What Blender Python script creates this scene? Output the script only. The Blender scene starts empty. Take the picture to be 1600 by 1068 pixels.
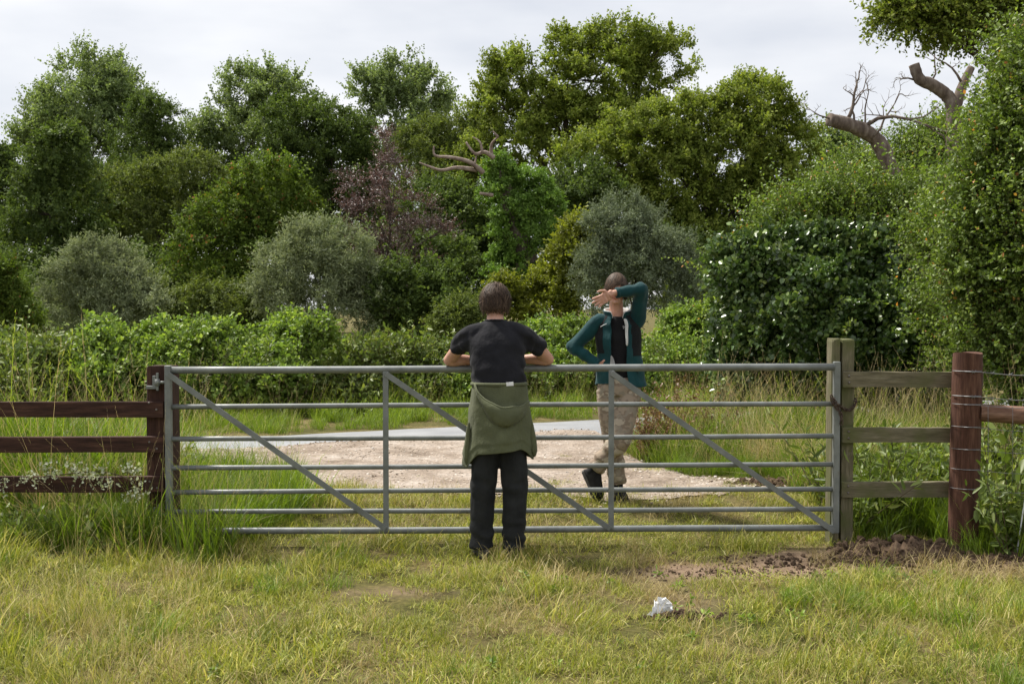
import bpy, bmesh, math, random
import numpy as np
from mathutils import Vector, Matrix

# ------------------------------------------------------------------ camera, sky, sun, exposure
S = bpy.context.scene
C = S.collection
R = math.radians
CAM_H, FPX, HOR = 1.63, 1778.0, 480.0          # eye height (m), focal length and horizon row of the 1600 px photograph
TILT = math.atan((534 - HOR) / FPX)
cam_d = bpy.data.cameras.new('camera')
cam_d.sensor_width = 36.0
cam_d.lens = 36.0 * FPX / 1600
cam_d.clip_start, cam_d.clip_end = 0.05, 3000
cam = bpy.data.objects.new('camera', cam_d)
cam.location = (0, 0, CAM_H)
cam.rotation_euler = (R(90) - TILT, 0, 0)
C.objects.link(cam)
S.camera = cam

SUN_EL, SUN_AZ = 58.0, -52.0                    # the sun stands beyond the gate, well to the left, behind thin cloud
sd = Vector((math.sin(R(SUN_AZ)) * math.cos(R(SUN_EL)), math.cos(R(SUN_AZ)) * math.cos(R(SUN_EL)), math.sin(R(SUN_EL))))
W = bpy.data.worlds.new('World')
S.world = W
W.use_nodes = True
wn, wl = W.node_tree.nodes, W.node_tree.links
wn.clear()
wo = wn.new('ShaderNodeOutputWorld')
bg = wn.new('ShaderNodeBackground')
sky = wn.new('ShaderNodeTexSky')
sky.sky_type = 'NISHITA'
sky.sun_disc = False
sky.sun_elevation = R(SUN_EL)
sky.sun_rotation = R(SUN_AZ)
tc = wn.new('ShaderNodeTexCoord')
mp = wn.new('ShaderNodeMapping')
mp.inputs['Scale'].default_value = (1.6, 1.6, 5.5)
nz = wn.new('ShaderNodeTexNoise')
nz.inputs['Scale'].default_value = 1.7
nz.inputs['Detail'].default_value = 5
nz.inputs['Roughness'].default_value = 0.5
rp = wn.new('ShaderNodeValToRGB')               # cloud deck: grey undersides, bright thin places
rp.color_ramp.elements[0].position = 0.36
rp.color_ramp.elements[0].color = (4.3, 4.45, 4.8, 1)
rp.color_ramp.elements[1].position = 0.62
rp.color_ramp.elements[1].color = (5.9, 5.9, 5.95, 1)
mx = wn.new('ShaderNodeMix')
mx.data_type = 'RGBA'
mx.inputs['Factor'].default_value = 0.93
wl.new(tc.outputs['Generated'], mp.inputs['Vector'])
wl.new(mp.outputs['Vector'], nz.inputs['Vector'])
wl.new(nz.outputs['Fac'], rp.inputs['Fac'])
wl.new(sky.outputs['Color'], mx.inputs['A'])
wl.new(rp.outputs['Color'], mx.inputs['B'])
wl.new(mx.outputs['Result'], bg.inputs['Color'])
bg.inputs['Strength'].default_value = 0.105
wl.new(bg.outputs['Background'], wo.inputs['Surface'])

sl = bpy.data.lights.new('sun', 'SUN')
sl.energy = 4.3
sl.angle = R(6)
sl.color = (1.0, 0.95, 0.86)
so = bpy.data.objects.new('sun', sl)
so.rotation_euler = sd.to_track_quat('Z', 'Y').to_euler()
so.location = sd * 60
C.objects.link(so)

S.view_settings.view_transform = 'Standard'
S.view_settings.look = 'None'
S.view_settings.gamma = 1.0
S.view_settings.exposure = 0.76
S.view_settings.use_curve_mapping = False
S.render.engine = 'CYCLES'
S.cycles.max_bounces = 6
S.cycles.diffuse_bounces = 4
S.cycles.glossy_bounces = 2
S.cycles.transmission_bounces = 4
S.cycles.transparent_max_bounces = 4
S.cycles.caustics_reflective = False
S.cycles.caustics_refractive = False
S.cycles.use_denoising = True
S.cycles.adaptive_threshold = 0.02

# ------------------------------------------------------------------ helpers
def at(px, py, Y):
    """World point at depth Y seen at photograph pixel (px, py): used to survey where things stand."""
    x, v = (px - 800) / FPX, (534 - py) / FPX
    ct, st = math.cos(TILT), math.sin(TILT)
    k = Y / (ct + v * st)
    return Vector((x * k, Y, CAM_H + k * (v * ct - st)))

def hnoise(x, y, s=1.0, seed=0.0):
    """Cheap smooth 2-D noise in about -1..1 (numpy)."""
    x = np.asarray(x, float) * s + seed * 7.13
    y = np.asarray(y, float) * s - seed * 3.71
    return (np.sin(x * 1.31 + 1.7 * np.sin(y * 0.83 + seed)) + np.sin(y * 1.57 + 1.3 * np.sin(x * 1.11 + 2.0))
            + 0.6 * np.sin(2.3 * x + 1.9 * y + 1.1 * np.sin(x * 2.1)) + 0.5 * np.sin(3.7 * y - 2.9 * x + np.sin(y * 3.3))) / 3.1

def sst(a, b, x):
    t = np.clip((np.asarray(x, float) - a) / (b - a), 0, 1)
    return t * t * (3 - 2 * t)

def gz(x, y):
    """Ground height."""
    x = np.asarray(x, float); y = np.asarray(y, float)
    near = 1 - sst(9, 12, y)
    return (0.02 * hnoise(x, y, 1.1) + 0.008 * hnoise(x, y, 4.3, 2)) * near + 0.11 * sst(7.9, 9.1, y) \
        + 0.05 * sst(2.6, 4.2, x) * near + 0.05 * sst(-2.4, -3.6, x) * near

def g1(x, y):
    return float(gz(x, y))

def road_far(x):
    return np.interp(x, [-60, -14, -8, -3.7, -1.57, 1.12, 4, 10, 40], [9.5, 10.2, 11.2, 12.9, 14.0, 15.3, 16.7, 19.6, 34])

def tag(o, label=None, cat=None, group=None, kind=None):
    if label: o['label'] = label
    if cat: o['category'] = cat
    if group: o['group'] = group
    if kind: o['kind'] = kind
    return o

def empty(name, loc, label=None, cat=None, group=None):
    o = bpy.data.objects.new(name, None)
    o.empty_display_size = 0.1
    C.objects.link(o)
    o.location = loc
    return tag(o, label, cat, group)

def add(name, me, parent=None, mat=None):
    o = bpy.data.objects.new(name, me)
    C.objects.link(o)
    if mat is not None:
        for m in (mat if isinstance(mat, (list, tuple)) else [mat]):
            me.materials.append(m)
    if parent is not None:
        o.parent = parent
        o.matrix_parent_inverse = Matrix.Translation(-Vector(parent.location))
        if parent.parent is not None:
            o.matrix_parent_inverse = Matrix.Identity(4)
    return o

def mesh_np(name, V, F, smooth=False, attr=None):
    """Mesh from numpy verts and a list of equal-length face arrays."""
    V = np.asarray(V, np.float32)
    me = bpy.data.meshes.new(name)
    blocks = [np.asarray(f, np.int32) for f in (F if isinstance(F, list) else [F]) if len(f)]
    nl = sum(f.size for f in blocks); nf = sum(len(f) for f in blocks)
    me.vertices.add(len(V)); me.vertices.foreach_set('co', V.ravel())
    me.loops.add(nl); me.loops.foreach_set('vertex_index', np.concatenate([f.ravel() for f in blocks]))
    me.polygons.add(nf)
    tot = np.concatenate([np.full(len(f), f.shape[1], np.int32) for f in blocks])
    me.polygons.foreach_set('loop_start', np.concatenate([[0], np.cumsum(tot)[:-1]]).astype(np.int32))
    if smooth:
        me.polygons.foreach_set('use_smooth', np.ones(nf, bool))
    for k, v in (attr or {}).items():
        a = me.attributes.new(k, 'FLOAT', 'FACE')
        a.data.foreach_set('value', np.asarray(v, np.float32))
    me.update(calc_edges=True)
    return me

class MB:
    """Collects shapes into one mesh."""
    def __init__(s): s.V, s.F, s.M = [], [], []
    def poly(s, V, F, mi=0):
        b = len(s.V)
        s.V += [tuple(v) for v in V]; s.F += [tuple(i + b for i in f) for f in F]; s.M += [mi] * len(F)
        return s
    def box(s, c, d, rot=None, mi=0, bev=0.0):
        hx, hy, hz = d[0] / 2, d[1] / 2, d[2] / 2
        if bev <= 0:
            V = [Vector((x * hx, y * hy, z * hz)) for x in (-1, 1) for y in (-1, 1) for z in (-1, 1)]
            F = [(0, 1, 3, 2), (4, 6, 7, 5), (0, 4, 5, 1), (2, 3, 7, 6), (0, 2, 6, 4), (1, 5, 7, 3)]
        else:
            bm = bmesh.new(); bmesh.ops.create_cube(bm, size=1)
            for v in bm.verts: v.co = Vector((v.co.x * d[0], v.co.y * d[1], v.co.z * d[2]))
            bmesh.ops.bevel(bm, geom=bm.edges[:], offset=bev, segments=2, affect='EDGES', profile=0.5)
            bm.verts.index_update()
            V = [v.co.copy() for v in bm.verts]; F = [tuple(v.index for v in f.verts) for f in bm.faces]; bm.free()
        if rot is not None: V = [rot @ v for v in V]
        return s.poly([v + Vector(c) for v in V], F, mi)
    def tube(s, P, r, n=10, mi=0, cap=True, sx=1.0):
        """Tube along points P with radii r (a number, or one per point)."""
        P = [Vector(p) for p in P]
        r = [r] * len(P) if isinstance(r, (int, float)) else list(r)
        t0 = (P[1] - P[0]).normalized()
        u = t0.cross(Vector((0, 0, 1)) if abs(t0.z) < 0.9 else Vector((1, 0, 0))).normalized()
        V, F = [], []
        for i, p in enumerate(P):
            t = ((P[min(i + 1, len(P) - 1)] - p).normalized() + (p - P[max(i - 1, 0)]).normalized()).normalized()
            u = (u - t * u.dot(t)).normalized(); w = t.cross(u)
            for k in range(n):
                a = 2 * math.pi * k / n
                V.append(p + (u * math.cos(a) * sx + w * math.sin(a)) * r[i])
        for i in range(len(P) - 1):
            for k in range(n):
                k2 = (k + 1) % n
                F.append((i * n + k, i * n + k2, (i + 1) * n + k2, (i + 1) * n + k))
        if cap:
            F.append(tuple(reversed(range(n)))); F.append(tuple(range((len(P) - 1) * n, len(P) * n)))
        return s.poly(V, F, mi)
    def loft(s, rings, n=28, mi=0, e=2.0):
        """Closed loft of horizontal super-ellipses (cx, cy, cz, rx, ry)."""
        V, F = [], []
        for cx, cy, cz, rx, ry in rings:
            for k in range(n):
                a = 2 * math.pi * k / n; c, q = math.cos(a), math.sin(a)
                V.append((cx + rx * math.copysign(abs(c) ** (2 / e), c), cy + ry * math.copysign(abs(q) ** (2 / e), q), cz))
        m = len(rings)
        for i in range(m - 1):
            for k in range(n):
                k2 = (k + 1) % n
                F.append((i * n + k, i * n + k2, (i + 1) * n + k2, (i + 1) * n + k))
        F.append(tuple(reversed(range(n)))); F.append(tuple(range((m - 1) * n, m * n)))
        return s.poly(V, F, mi)
    def ball(s, c, r, rot=None, n=12, mi=0):
        rx, ry, rz = (r, r, r) if isinstance(r, (int, float)) else r
        V, F = [], []
        for i in range(1, n):
            th = math.pi * i / n
            for k in range(n):
                ph = 2 * math.pi * k / n
                V.append(Vector((rx * math.sin(th) * math.cos(ph), ry * math.sin(th) * math.sin(ph), rz * math.cos(th))))
        V.append(Vector((0, 0, rz))); V.append(Vector((0, 0, -rz)))
        t, b = len(V) - 2, len(V) - 1
        for i in range(n - 2):
            for k in range(n):
                k2 = (k + 1) % n
                F.append((i * n + k, (i + 1) * n + k, (i + 1) * n + k2, i * n + k2))
        for k in range(n):
            k2 = (k + 1) % n
            F.append((t, k, k2)); F.append((b, (n - 2) * n + k2, (n - 2) * n + k))
        if rot is not None: V = [rot @ v for v in V]
        return s.poly([v + Vector(c) for v in V], F, mi)
    def mesh(s, name, smooth=True):
        me = bpy.data.meshes.new(name)
        me.from_pydata([tuple(v) for v in s.V], [], s.F)
        me.update()
        if smooth: me.polygons.foreach_set('use_smooth', [True] * len(me.polygons))
        if any(s.M): me.polygons.foreach_set('material_index', s.M)
        return me
    def build(s, name, mat, parent=None, smooth=True, angle=None):
        me = s.mesh(name, smooth)
        o = add(name, me, parent, mat)
        if angle is not None:
            me.set_sharp_from_angle(angle=R(angle))
        return o

def catmull(P, n=6):
    """Smooth polyline through points P (any dimension)."""
    P = [np.array(p, float) for p in P]
    out = []
    for i in range(len(P) - 1):
        a, b, c, d = P[max(i - 1, 0)], P[i], P[i + 1], P[min(i + 2, len(P) - 1)]
        for k in range(n):
            t = k / n
            out.append(0.5 * (2 * b + (c - a) * t + (2 * a - 5 * b + 4 * c - d) * t * t + (3 * b - a - 3 * c + d) * t ** 3))
    out.append(P[-1])
    return out

# ------------------------------------------------------------------ materials
def nodes_of(name):
    m = bpy.data.materials.new(name)
    m.use_nodes = True
    n = m.node_tree.nodes
    return m, n, m.node_tree.links, n['Principled BSDF'], n['Material Output']

def ramp(n, stops):
    r = n.new('ShaderNodeValToRGB')
    e = r.color_ramp.elements
    while len(e) < len(stops): e.new(0.5)
    for q, (p, c) in zip(e, stops):
        q.position = p; q.color = (*c, 1)
    return r

def tex(n, l, scale, detail=4, rough=0.55, vec=None, coord='Object', stretch=None):
    t = n.new('ShaderNodeTexNoise')
    t.inputs['Scale'].default_value = scale; t.inputs['Detail'].default_value = detail; t.inputs['Roughness'].default_value = rough
    c = n.new('ShaderNodeTexCoord')
    src = c.outputs[coord]
    if stretch:
        m = n.new('ShaderNodeMapping'); m.inputs['Scale'].default_value = stretch
        l.new(src, m.inputs['Vector']); src = m.outputs['Vector']
    l.new(src, t.inputs['Vector'])
    return t

def bump(n, l, p, h, strength, dist=0.01):
    b = n.new('ShaderNodeBump'); b.inputs['Strength'].default_value = strength; b.inputs['Distance'].default_value = dist
    l.new(h, b.inputs['Height']); l.new(b.outputs['Normal'], p.inputs['Normal'])

def mat_noise(name, stops, scale, rough=0.8, bs=0.3, bscale=None, bd=0.01, stretch=None, metallic=0.0, detail=5, spec=0.5):
    m, n, l, p, o = nodes_of(name)
    t = tex(n, l, scale, detail, stretch=stretch)
    r = ramp(n, stops)
    l.new(t.outputs['Fac'], r.inputs['Fac']); l.new(r.outputs['Color'], p.inputs['Base Color'])
    p.inputs['Roughness'].default_value = rough; p.inputs['Metallic'].default_value = metallic
    p.inputs['Specular IOR Level'].default_value = spec
    if bs:
        t2 = tex(n, l, bscale or scale * 4, 4, stretch=stretch)
        bump(n, l, p, t2.outputs['Fac'], bs, bd)
    return m

LEAF_GAIN = 1.75
def mat_leaf(name, stops, trans=0.35, rough=0.5, spec=0.4, vary=0.35, tcol=(1.25, 1.3, 0.6), gain=LEAF_GAIN):
    """Leaf: colour picked per leaf, brightness varied per spray, light passing through."""
    m, n, l, p, o = nodes_of(name)
    a = n.new('ShaderNodeAttribute'); a.attribute_name = 'lc'
    r = ramp(n, [(q, tuple(min(.7, v * gain) for v in c)) for q, c in stops])
    l.new(a.outputs['Fac'], r.inputs['Fac'])
    oi = n.new('ShaderNodeObjectInfo')
    mr = n.new('ShaderNodeMapRange'); mr.inputs['To Min'].default_value = 1 - vary; mr.inputs['To Max'].default_value = 1 + vary
    l.new(oi.outputs['Random'], mr.inputs['Value'])
    hs = n.new('ShaderNodeHueSaturation')
    l.new(mr.outputs['Result'], hs.inputs['Value']); l.new(r.outputs['Color'], hs.inputs['Color'])
    l.new(hs.outputs['Color'], p.inputs['Base Color'])
    p.inputs['Roughness'].default_value = rough; p.inputs['Specular IOR Level'].default_value = spec
    tr = n.new('ShaderNodeBsdfTranslucent')
    mc = n.new('ShaderNodeMix'); mc.data_type = 'RGBA'; mc.blend_type = 'MULTIPLY'
    mc.inputs['Factor'].default_value = 1.0; mc.inputs['B'].default_value = (*tcol, 1)
    l.new(hs.outputs['Color'], mc.inputs['A']); l.new(mc.outputs['Result'], tr.inputs['Color'])
    ms = n.new('ShaderNodeMixShader'); ms.inputs['Fac'].default_value = trans
    l.new(p.outputs['BSDF'], ms.inputs[1]); l.new(tr.outputs['BSDF'], ms.inputs[2])
    l.new(ms.outputs['Shader'], o.inputs['Surface'])
    return m

def mat_cloth(name, col, rough=0.9, bs=0.25, scale=60, vary=0.25, sheen=0.15, crease=.55):
    m, n, l, p, o = nodes_of(name)
    t = tex(n, l, 9, 4)
    r = ramp(n, [(0.3, tuple(c * (1 - vary) for c in col)), (0.7, tuple(min(1, c * (1 + vary)) for c in col))])
    l.new(t.outputs['Fac'], r.inputs['Fac']); l.new(r.outputs['Color'], p.inputs['Base Color'])
    p.inputs['Roughness'].default_value = rough
    p.inputs['Specular IOR Level'].default_value = 0.15
    p.inputs['Sheen Weight'].default_value = sheen
    t2 = tex(n, l, scale, 3); t3 = tex(n, l, 11, 3, .5, stretch=(1.0, 1.0, .55))
    b1 = n.new('ShaderNodeBump'); b1.inputs['Strength'].default_value = crease; b1.inputs['Distance'].default_value = .03
    l.new(t3.outputs['Fac'], b1.inputs['Height'])
    b2 = n.new('ShaderNodeBump'); b2.inputs['Strength'].default_value = bs; b2.inputs['Distance'].default_value = .006
    l.new(t2.outputs['Fac'], b2.inputs['Height']); l.new(b1.outputs['Normal'], b2.inputs['Normal']); l.new(b2.outputs['Normal'], p.inputs['Normal'])
    return m

# ------------------------------------------------------------------ scatter (leaf sprays, grass, pebbles: nothing one would count)
def frame_from(n):
    """Orthonormal frames with z = n (rows), random tangent handled by spin."""
    n = n / np.linalg.norm(n, axis=1, keepdims=True)
    ref = np.where(np.abs(n[:, 2:3]) < 0.9, np.array([[0, 0, 1.0]]), np.array([[1.0, 0, 0]]))
    t = np.cross(ref, n); t /= np.linalg.norm(t, axis=1, keepdims=True)
    return t, np.cross(n, t), n

def eulers(n, spin):
    t, b, n = frame_from(n)
    c, s = np.cos(spin)[:, None], np.sin(spin)[:, None]
    x = t * c + b * s; y = np.cross(n, x)
    # matrix columns x, y, n  -> XYZ euler
    ry = np.arcsin(np.clip(-x[:, 2], -1, 1))
    rx = np.arctan2(y[:, 2], n[:, 2])
    rz = np.arctan2(x[:, 1], x[:, 0])
    return np.stack([rx, ry, rz], 1)

_groups = {}
def scatter_group(key, protos):
    if key in _groups: return _groups[key]
    g = bpy.data.node_groups.new('scatter_' + key, 'GeometryNodeTree')
    g.interface.new_socket('Geometry', in_out='INPUT', socket_type='NodeSocketGeometry')
    g.interface.new_socket('Geometry', in_out='OUTPUT', socket_type='NodeSocketGeometry')
    N, L = g.nodes, g.links
    gi, go = N.new('NodeGroupInput'), N.new('NodeGroupOutput')
    j = N.new('GeometryNodeJoinGeometry')
    for p in reversed(protos):
        oi = N.new('GeometryNodeObjectInfo'); oi.inputs['Object'].default_value = p; oi.inputs['As Instance'].default_value = False
        gt = N.new('GeometryNodeGeometryToInstance')
        L.new(oi.outputs['Geometry'], gt.inputs['Geometry']); L.new(gt.outputs['Instances'], j.inputs['Geometry'])
    io = N.new('GeometryNodeInstanceOnPoints'); io.inputs['Pick Instance'].default_value = True
    def na(nm, typ):
        a = N.new('GeometryNodeInputNamedAttribute'); a.data_type = typ; a.inputs['Name'].default_value = nm
        return [q for q in a.outputs if q.enabled and q.name == 'Attribute'][0]
    L.new(gi.outputs[0], io.inputs['Points']); L.new(j.outputs['Geometry'], io.inputs['Instance'])
    L.new(na('var', 'INT'), io.inputs['Instance Index'])
    L.new(na('rot', 'FLOAT_VECTOR'), io.inputs['Rotation'])
    L.new(na('scl', 'FLOAT_VECTOR'), io.inputs['Scale'])
    L.new(io.outputs['Instances'], go.inputs[0])
    _groups[key] = g
    return g

def scatter(name, key, protos, P, N, S_, parent=None, rng=None, spin=None, var=None):
    rng = rng or np.random.default_rng(len(P))
    n = len(P)
    me = bpy.data.meshes.new(name)
    me.vertices.add(n); me.vertices.foreach_set('co', np.asarray(P, np.float32).ravel())
    sp = rng.uniform(0, 2 * np.pi, n) if spin is None else spin
    a = me.attributes.new('rot', 'FLOAT_VECTOR', 'POINT'); a.data.foreach_set('vector', eulers(np.asarray(N, float), sp).astype(np.float32).ravel())
    sc = np.asarray(S_, float)
    if sc.ndim == 1: sc = np.repeat(sc[:, None], 3, 1)
    a = me.attributes.new('scl', 'FLOAT_VECTOR', 'POINT'); a.data.foreach_set('vector', sc.astype(np.float32).ravel())
    v = rng.integers(0, len(protos), n) if var is None else var
    a = me.attributes.new('var', 'INT', 'POINT'); a.data.foreach_set('value', v.astype(np.int32))
    o = add(name, me, parent)
    m = o.modifiers.new('scatter', 'NODES'); m.node_group = scatter_group(key, protos)
    return o

def leaf_mesh(name, P, D, Nn, L, Wd, lc, mat, near=False, fold=0.18, extra=None):
    """Leaves as folded blades: base P, direction D, normal Nn, length L, width Wd."""
    D = D / np.linalg.norm(D, axis=1, keepdims=True)
    Sd = np.cross(D, Nn); Sd /= np.maximum(np.linalg.norm(Sd, axis=1, keepdims=True), 1e-6)
    Nn = np.cross(Sd, D)
    L = L[:, None]; Wd = Wd[:, None]
    k = len(P)
    if near:
        V = np.stack([P, P + D * L * .28 + Sd * Wd * .46 + Nn * Wd * fold, P + D * L * .66 + Sd * Wd * .40 + Nn * Wd * fold * .6, P + D * L - Nn * L * .06,
                      P + D * L * .66 - Sd * Wd * .40 + Nn * Wd * fold * .6, P + D * L * .28 - Sd * Wd * .46 + Nn * Wd * fold], 1).reshape(-1, 3)
        b = np.arange(k)[:, None] * 6
        F = np.concatenate([b + [0, 1, 2, 3], b + [0, 3, 4, 5]])
    else:
        V = np.stack([P, P + D * L * .45 + Sd * Wd * .5 + Nn * Wd * fold, P + D * L, P + D * L * .45 - Sd * Wd * .5 + Nn * Wd * fold], 1).reshape(-1, 3)
        b = np.arange(k)[:, None] * 4
        F = np.concatenate([b + [0, 1, 2], b + [0, 2, 3]])
    lc2 = np.concatenate([lc, lc])
    blocks = [F]
    mi = np.zeros(len(F), np.int32)
    if extra is not None and len(extra.V):
        V2 = np.array([tuple(v) for v in extra.V]); F2 = np.array(extra.F) + len(V)
        V = np.concatenate([V, V2]); blocks.append(F2)
        lc2 = np.concatenate([lc2, np.zeros(len(F2))]); mi = np.concatenate([mi, np.ones(len(F2), np.int32)])
    me = mesh_np(name, V, blocks, attr={'lc': lc2})
    for m in (mat if isinstance(mat, (list, tuple)) else [mat]): me.materials.append(m)
    if extra is not None: me.polygons.foreach_set('material_index', mi)
    return bpy.data.objects.new(name, me)

def spray(name, seed, mat, twigs=7, tl=0.5, per=9, ll=0.13, lw=0.08, spread=1.0, near=False, droop=0.0, wood=None, up=0.6, curl=0.3, lcr=(0, 1)):
    """A leafy twig spray growing along +z from the origin."""
    r = np.random.default_rng(seed)
    P, D, N_, Lc = [], [], [], []
    ex = MB() if wood is not None else None
    for t in range(twigs):
        d = np.array([r.normal() * spread, r.normal() * spread, 1.0]); d /= np.linalg.norm(d)
        l = tl * r.uniform(0.6, 1.15)
        side = np.array([r.normal(), r.normal(), r.normal()]) * curl
        def pt(u): return d * l * u + side * l * u * u * 0.5 + np.array([0, 0, -droop]) * l * u * u
        if ex is not None:
            ex.tube([pt(0), pt(.5), pt(1)], [ll * .05, ll * .035, ll * .012], 3, 1, cap=False)
        base = r.uniform(0, 1) * 0.4
        for i in range(per):
            u = 0.18 + 0.82 * (i + r.uniform(0, .8)) / per
            a = i * 2.4 + r.uniform(-.4, .4)
            o = r.normal(size=3); o /= np.linalg.norm(o)
            dd = d * 0.5 + o * 0.9 + np.array([0, 0, -0.25 * droop])
            P.append(pt(min(u, 1)) + o * ll * 0.12); D.append(dd)
            nn = r.normal(size=3) * 0.75 + np.array([0, 0, up]) + d * 0.3
            N_.append(nn); Lc.append(np.clip(base + r.uniform(0, 1) * 0.6 + r.normal() * .04, 0, 1))
    P, D, N_, Lc = np.array(P), np.array(D), np.array(N_), np.array(Lc)
    Lc = lcr[0] + (lcr[1] - lcr[0]) * Lc
    k = len(P); sz = r.uniform(0.65, 1.2, k)
    return leaf_mesh(name, P, D, N_, ll * sz, lw * sz, Lc, [mat] + ([wood] if wood is not None else []), near, extra=ex)

def lobes_points(lobes, dens, rng, sub=True, subn=16, subr=(0.18, 0.46), inner=0.12, low_cut=None, gap=0.0, flat=1.0, fill=0.2, spur=1.0, core=0.35):
    """Points and outward directions over a crown made of ellipsoid lobes [(centre, radii)]; dens = sprays per square metre of lobe skin."""
    P, N_ = [], []
    allb = []
    for c, rad in lobes:
        c, rad = np.array(c), np.array(rad)
        allb.append((c, rad))
    for c, rad in allb:
        bl = [(c, rad * 0.86)]
        if sub:
            bl = [(c, rad * 0.74)]
            for _ in range(subn):
                d = rng.normal(size=3); d /= np.linalg.norm(d)
                if d[2] < -0.55: d[2] *= -1
                f = rng.uniform(*subr)
                bl.append((c + d * rad * (1.0 - f * rng.uniform(.25, .9)), np.full(3, rad.mean() * f) * np.array([rng.uniform(.9, 1.3), rng.uniform(.9, 1.3), rng.uniform(.6, .95) * flat])))
        for bi, (bc, br) in enumerate(bl):
            area = 4 * math.pi * (br[0] * br[1] * br[2]) ** (2 / 3)
            n = max(3, int(area * dens * (core if (sub and bi == 0) else 1.0)))
            d = rng.normal(size=(n, 3)); d /= np.linalg.norm(d, axis=1, keepdims=True)
            rr = 1 - (rng.uniform(0, 1, n) ** 2) * (0.35 + inner)
            p = bc + d * br * rr[:, None]
            out = d / br; out /= np.linalg.norm(out, axis=1, keepdims=True)
            keep = np.ones(n, bool)
            for oc, orad in allb:                     # drop what lies deep inside any lobe
                q = ((p - oc) / orad)
                keep &= (q ** 2).sum(1) > 0.33
            if gap > 0:
                keep &= (hnoise(p[:, 0], p[:, 2], 1.6 / max(br.mean(), .2), bi) + 0.5 * hnoise(p[:, 1], p[:, 2], 1.9 / max(br.mean(), .2), bi + 3)) > -1 + gap
            if low_cut is not None: keep &= p[:, 2] > low_cut
            P.append(p[keep]); N_.append(out[keep])
    for c, rad in allb:                               # leafy branch ends reaching out of the mass
        for _ in range(int(spur * (3 + 5 * min(rad.mean(), 3)))):
            d = rng.normal(size=3); d /= np.linalg.norm(d)
            if d[2] < -.3: d[2] *= -1
            q0 = c + d * rad * .82; ln = rad.mean() * rng.uniform(.15, .45); dr = d + rng.normal(size=3) * .45 + np.array([0, 0, .25]); dr /= np.linalg.norm(dr)
            k = max(3, int(ln * math.sqrt(dens) * 2.4))
            p = q0 + dr * np.linspace(0, ln, k)[:, None] + rng.normal(size=(k, 3)) * ln * .08
            if low_cut is not None: p = p[p[:, 2] > low_cut]
            P.append(p); N_.append(np.repeat(dr[None], len(p), 0))
    for c, rad in allb:                               # shaded foliage inside, so that the crown is not a hollow shell
        n = int(4 * math.pi * (rad[0] * rad[1] * rad[2]) ** (2 / 3) * dens * fill)
        d = rng.normal(size=(n, 3)); d /= np.linalg.norm(d, axis=1, keepdims=True)
        p = c + d * rad * rng.uniform(.25, .75, (n, 1))
        if low_cut is not None: d = d[p[:, 2] > low_cut]; p = p[p[:, 2] > low_cut]
        P.append(p); N_.append(d)
    P = np.concatenate(P); N_ = np.concatenate(N_)
    N_ = N_ + np.array([0, 0, 0.45]) + rng.normal(size=N_.shape) * 0.35
    return P, N_

# ------------------------------------------------------------------ ground, road, gravel
def axis(fine0, fine1, step, lo, hi):
    a = list(np.arange(fine0, fine1 + 1e-6, step)); d = step
    b = a[0]
    pre = []
    while b > lo:
        d *= 1.35; b -= d; pre.append(max(b, lo))
    d = step; b = a[-1]; post = []
    while b < hi:
        d *= 1.35; b += d; post.append(min(b, hi))
    return np.array(pre[::-1] + a + post)

def grid_mesh(name, X, Y, Z):
    ny, nx = X.shape
    V = np.stack([X, Y, Z], -1).reshape(-1, 3)
    i = (np.arange(ny - 1)[:, None] * nx + np.arange(nx - 1)[None]).ravel()
    return mesh_np(name, V, np.stack([i, i + 1, i + 1 + nx, i + nx], 1), smooth=True)

def soil_amount(x, y):
    """Where the turf is worn to bare earth in front of the gate."""
    a = np.exp(-(((x - 1.30) / 0.6) ** 2 + ((y - 6.98) / 0.22) ** 2)) * 1.15
    b = np.exp(-(((x - 2.35) / 0.75) ** 2 + ((y - 7.34) / 0.28) ** 2)) * 1.6
    c = np.exp(-(((x - 0.95) / 0.22) ** 2 + ((y - 6.3) / 0.25) ** 2)) * 0.5
    d = np.exp(-(((x + 0.65) / 0.35) ** 2 + ((y - 6.5) / 0.10) ** 2)) * 0.5
    e = np.exp(-(((x - 3.5) / 0.5) ** 2 + ((y - 7.25) / 0.22) ** 2)) * 1.0
    return np.clip(a + b + c + d + e + 0.25 * hnoise(x, y, 5, 3) * (a + b + c + d + e), 0, 1.3)

m_ground, n, l, p, o = nodes_of('turf_soil')
t1 = tex(n, l, 1.3, 6); t2 = tex(n, l, 22, 5, 0.7)
r1 = ramp(n, [(0.32, (0.075, 0.085, 0.02)), (0.52, (0.13, 0.115, 0.045)), (0.72, (0.21, 0.165, 0.085))])
r2 = ramp(n, [(0.3, (0.35, 0.35, 0.35)), (0.7, (1.25, 1.2, 1.1))])
l.new(t1.outputs['Fac'], r1.inputs['Fac']); l.new(t2.outputs['Fac'], r2.inputs['Fac'])
mm = n.new('ShaderNodeMix'); mm.data_type = 'RGBA'; mm.blend_type = 'MULTIPLY'; mm.inputs['Factor'].default_value = 1
l.new(r1.outputs['Color'], mm.inputs['A']); l.new(r2.outputs['Color'], mm.inputs['B'])
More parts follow.
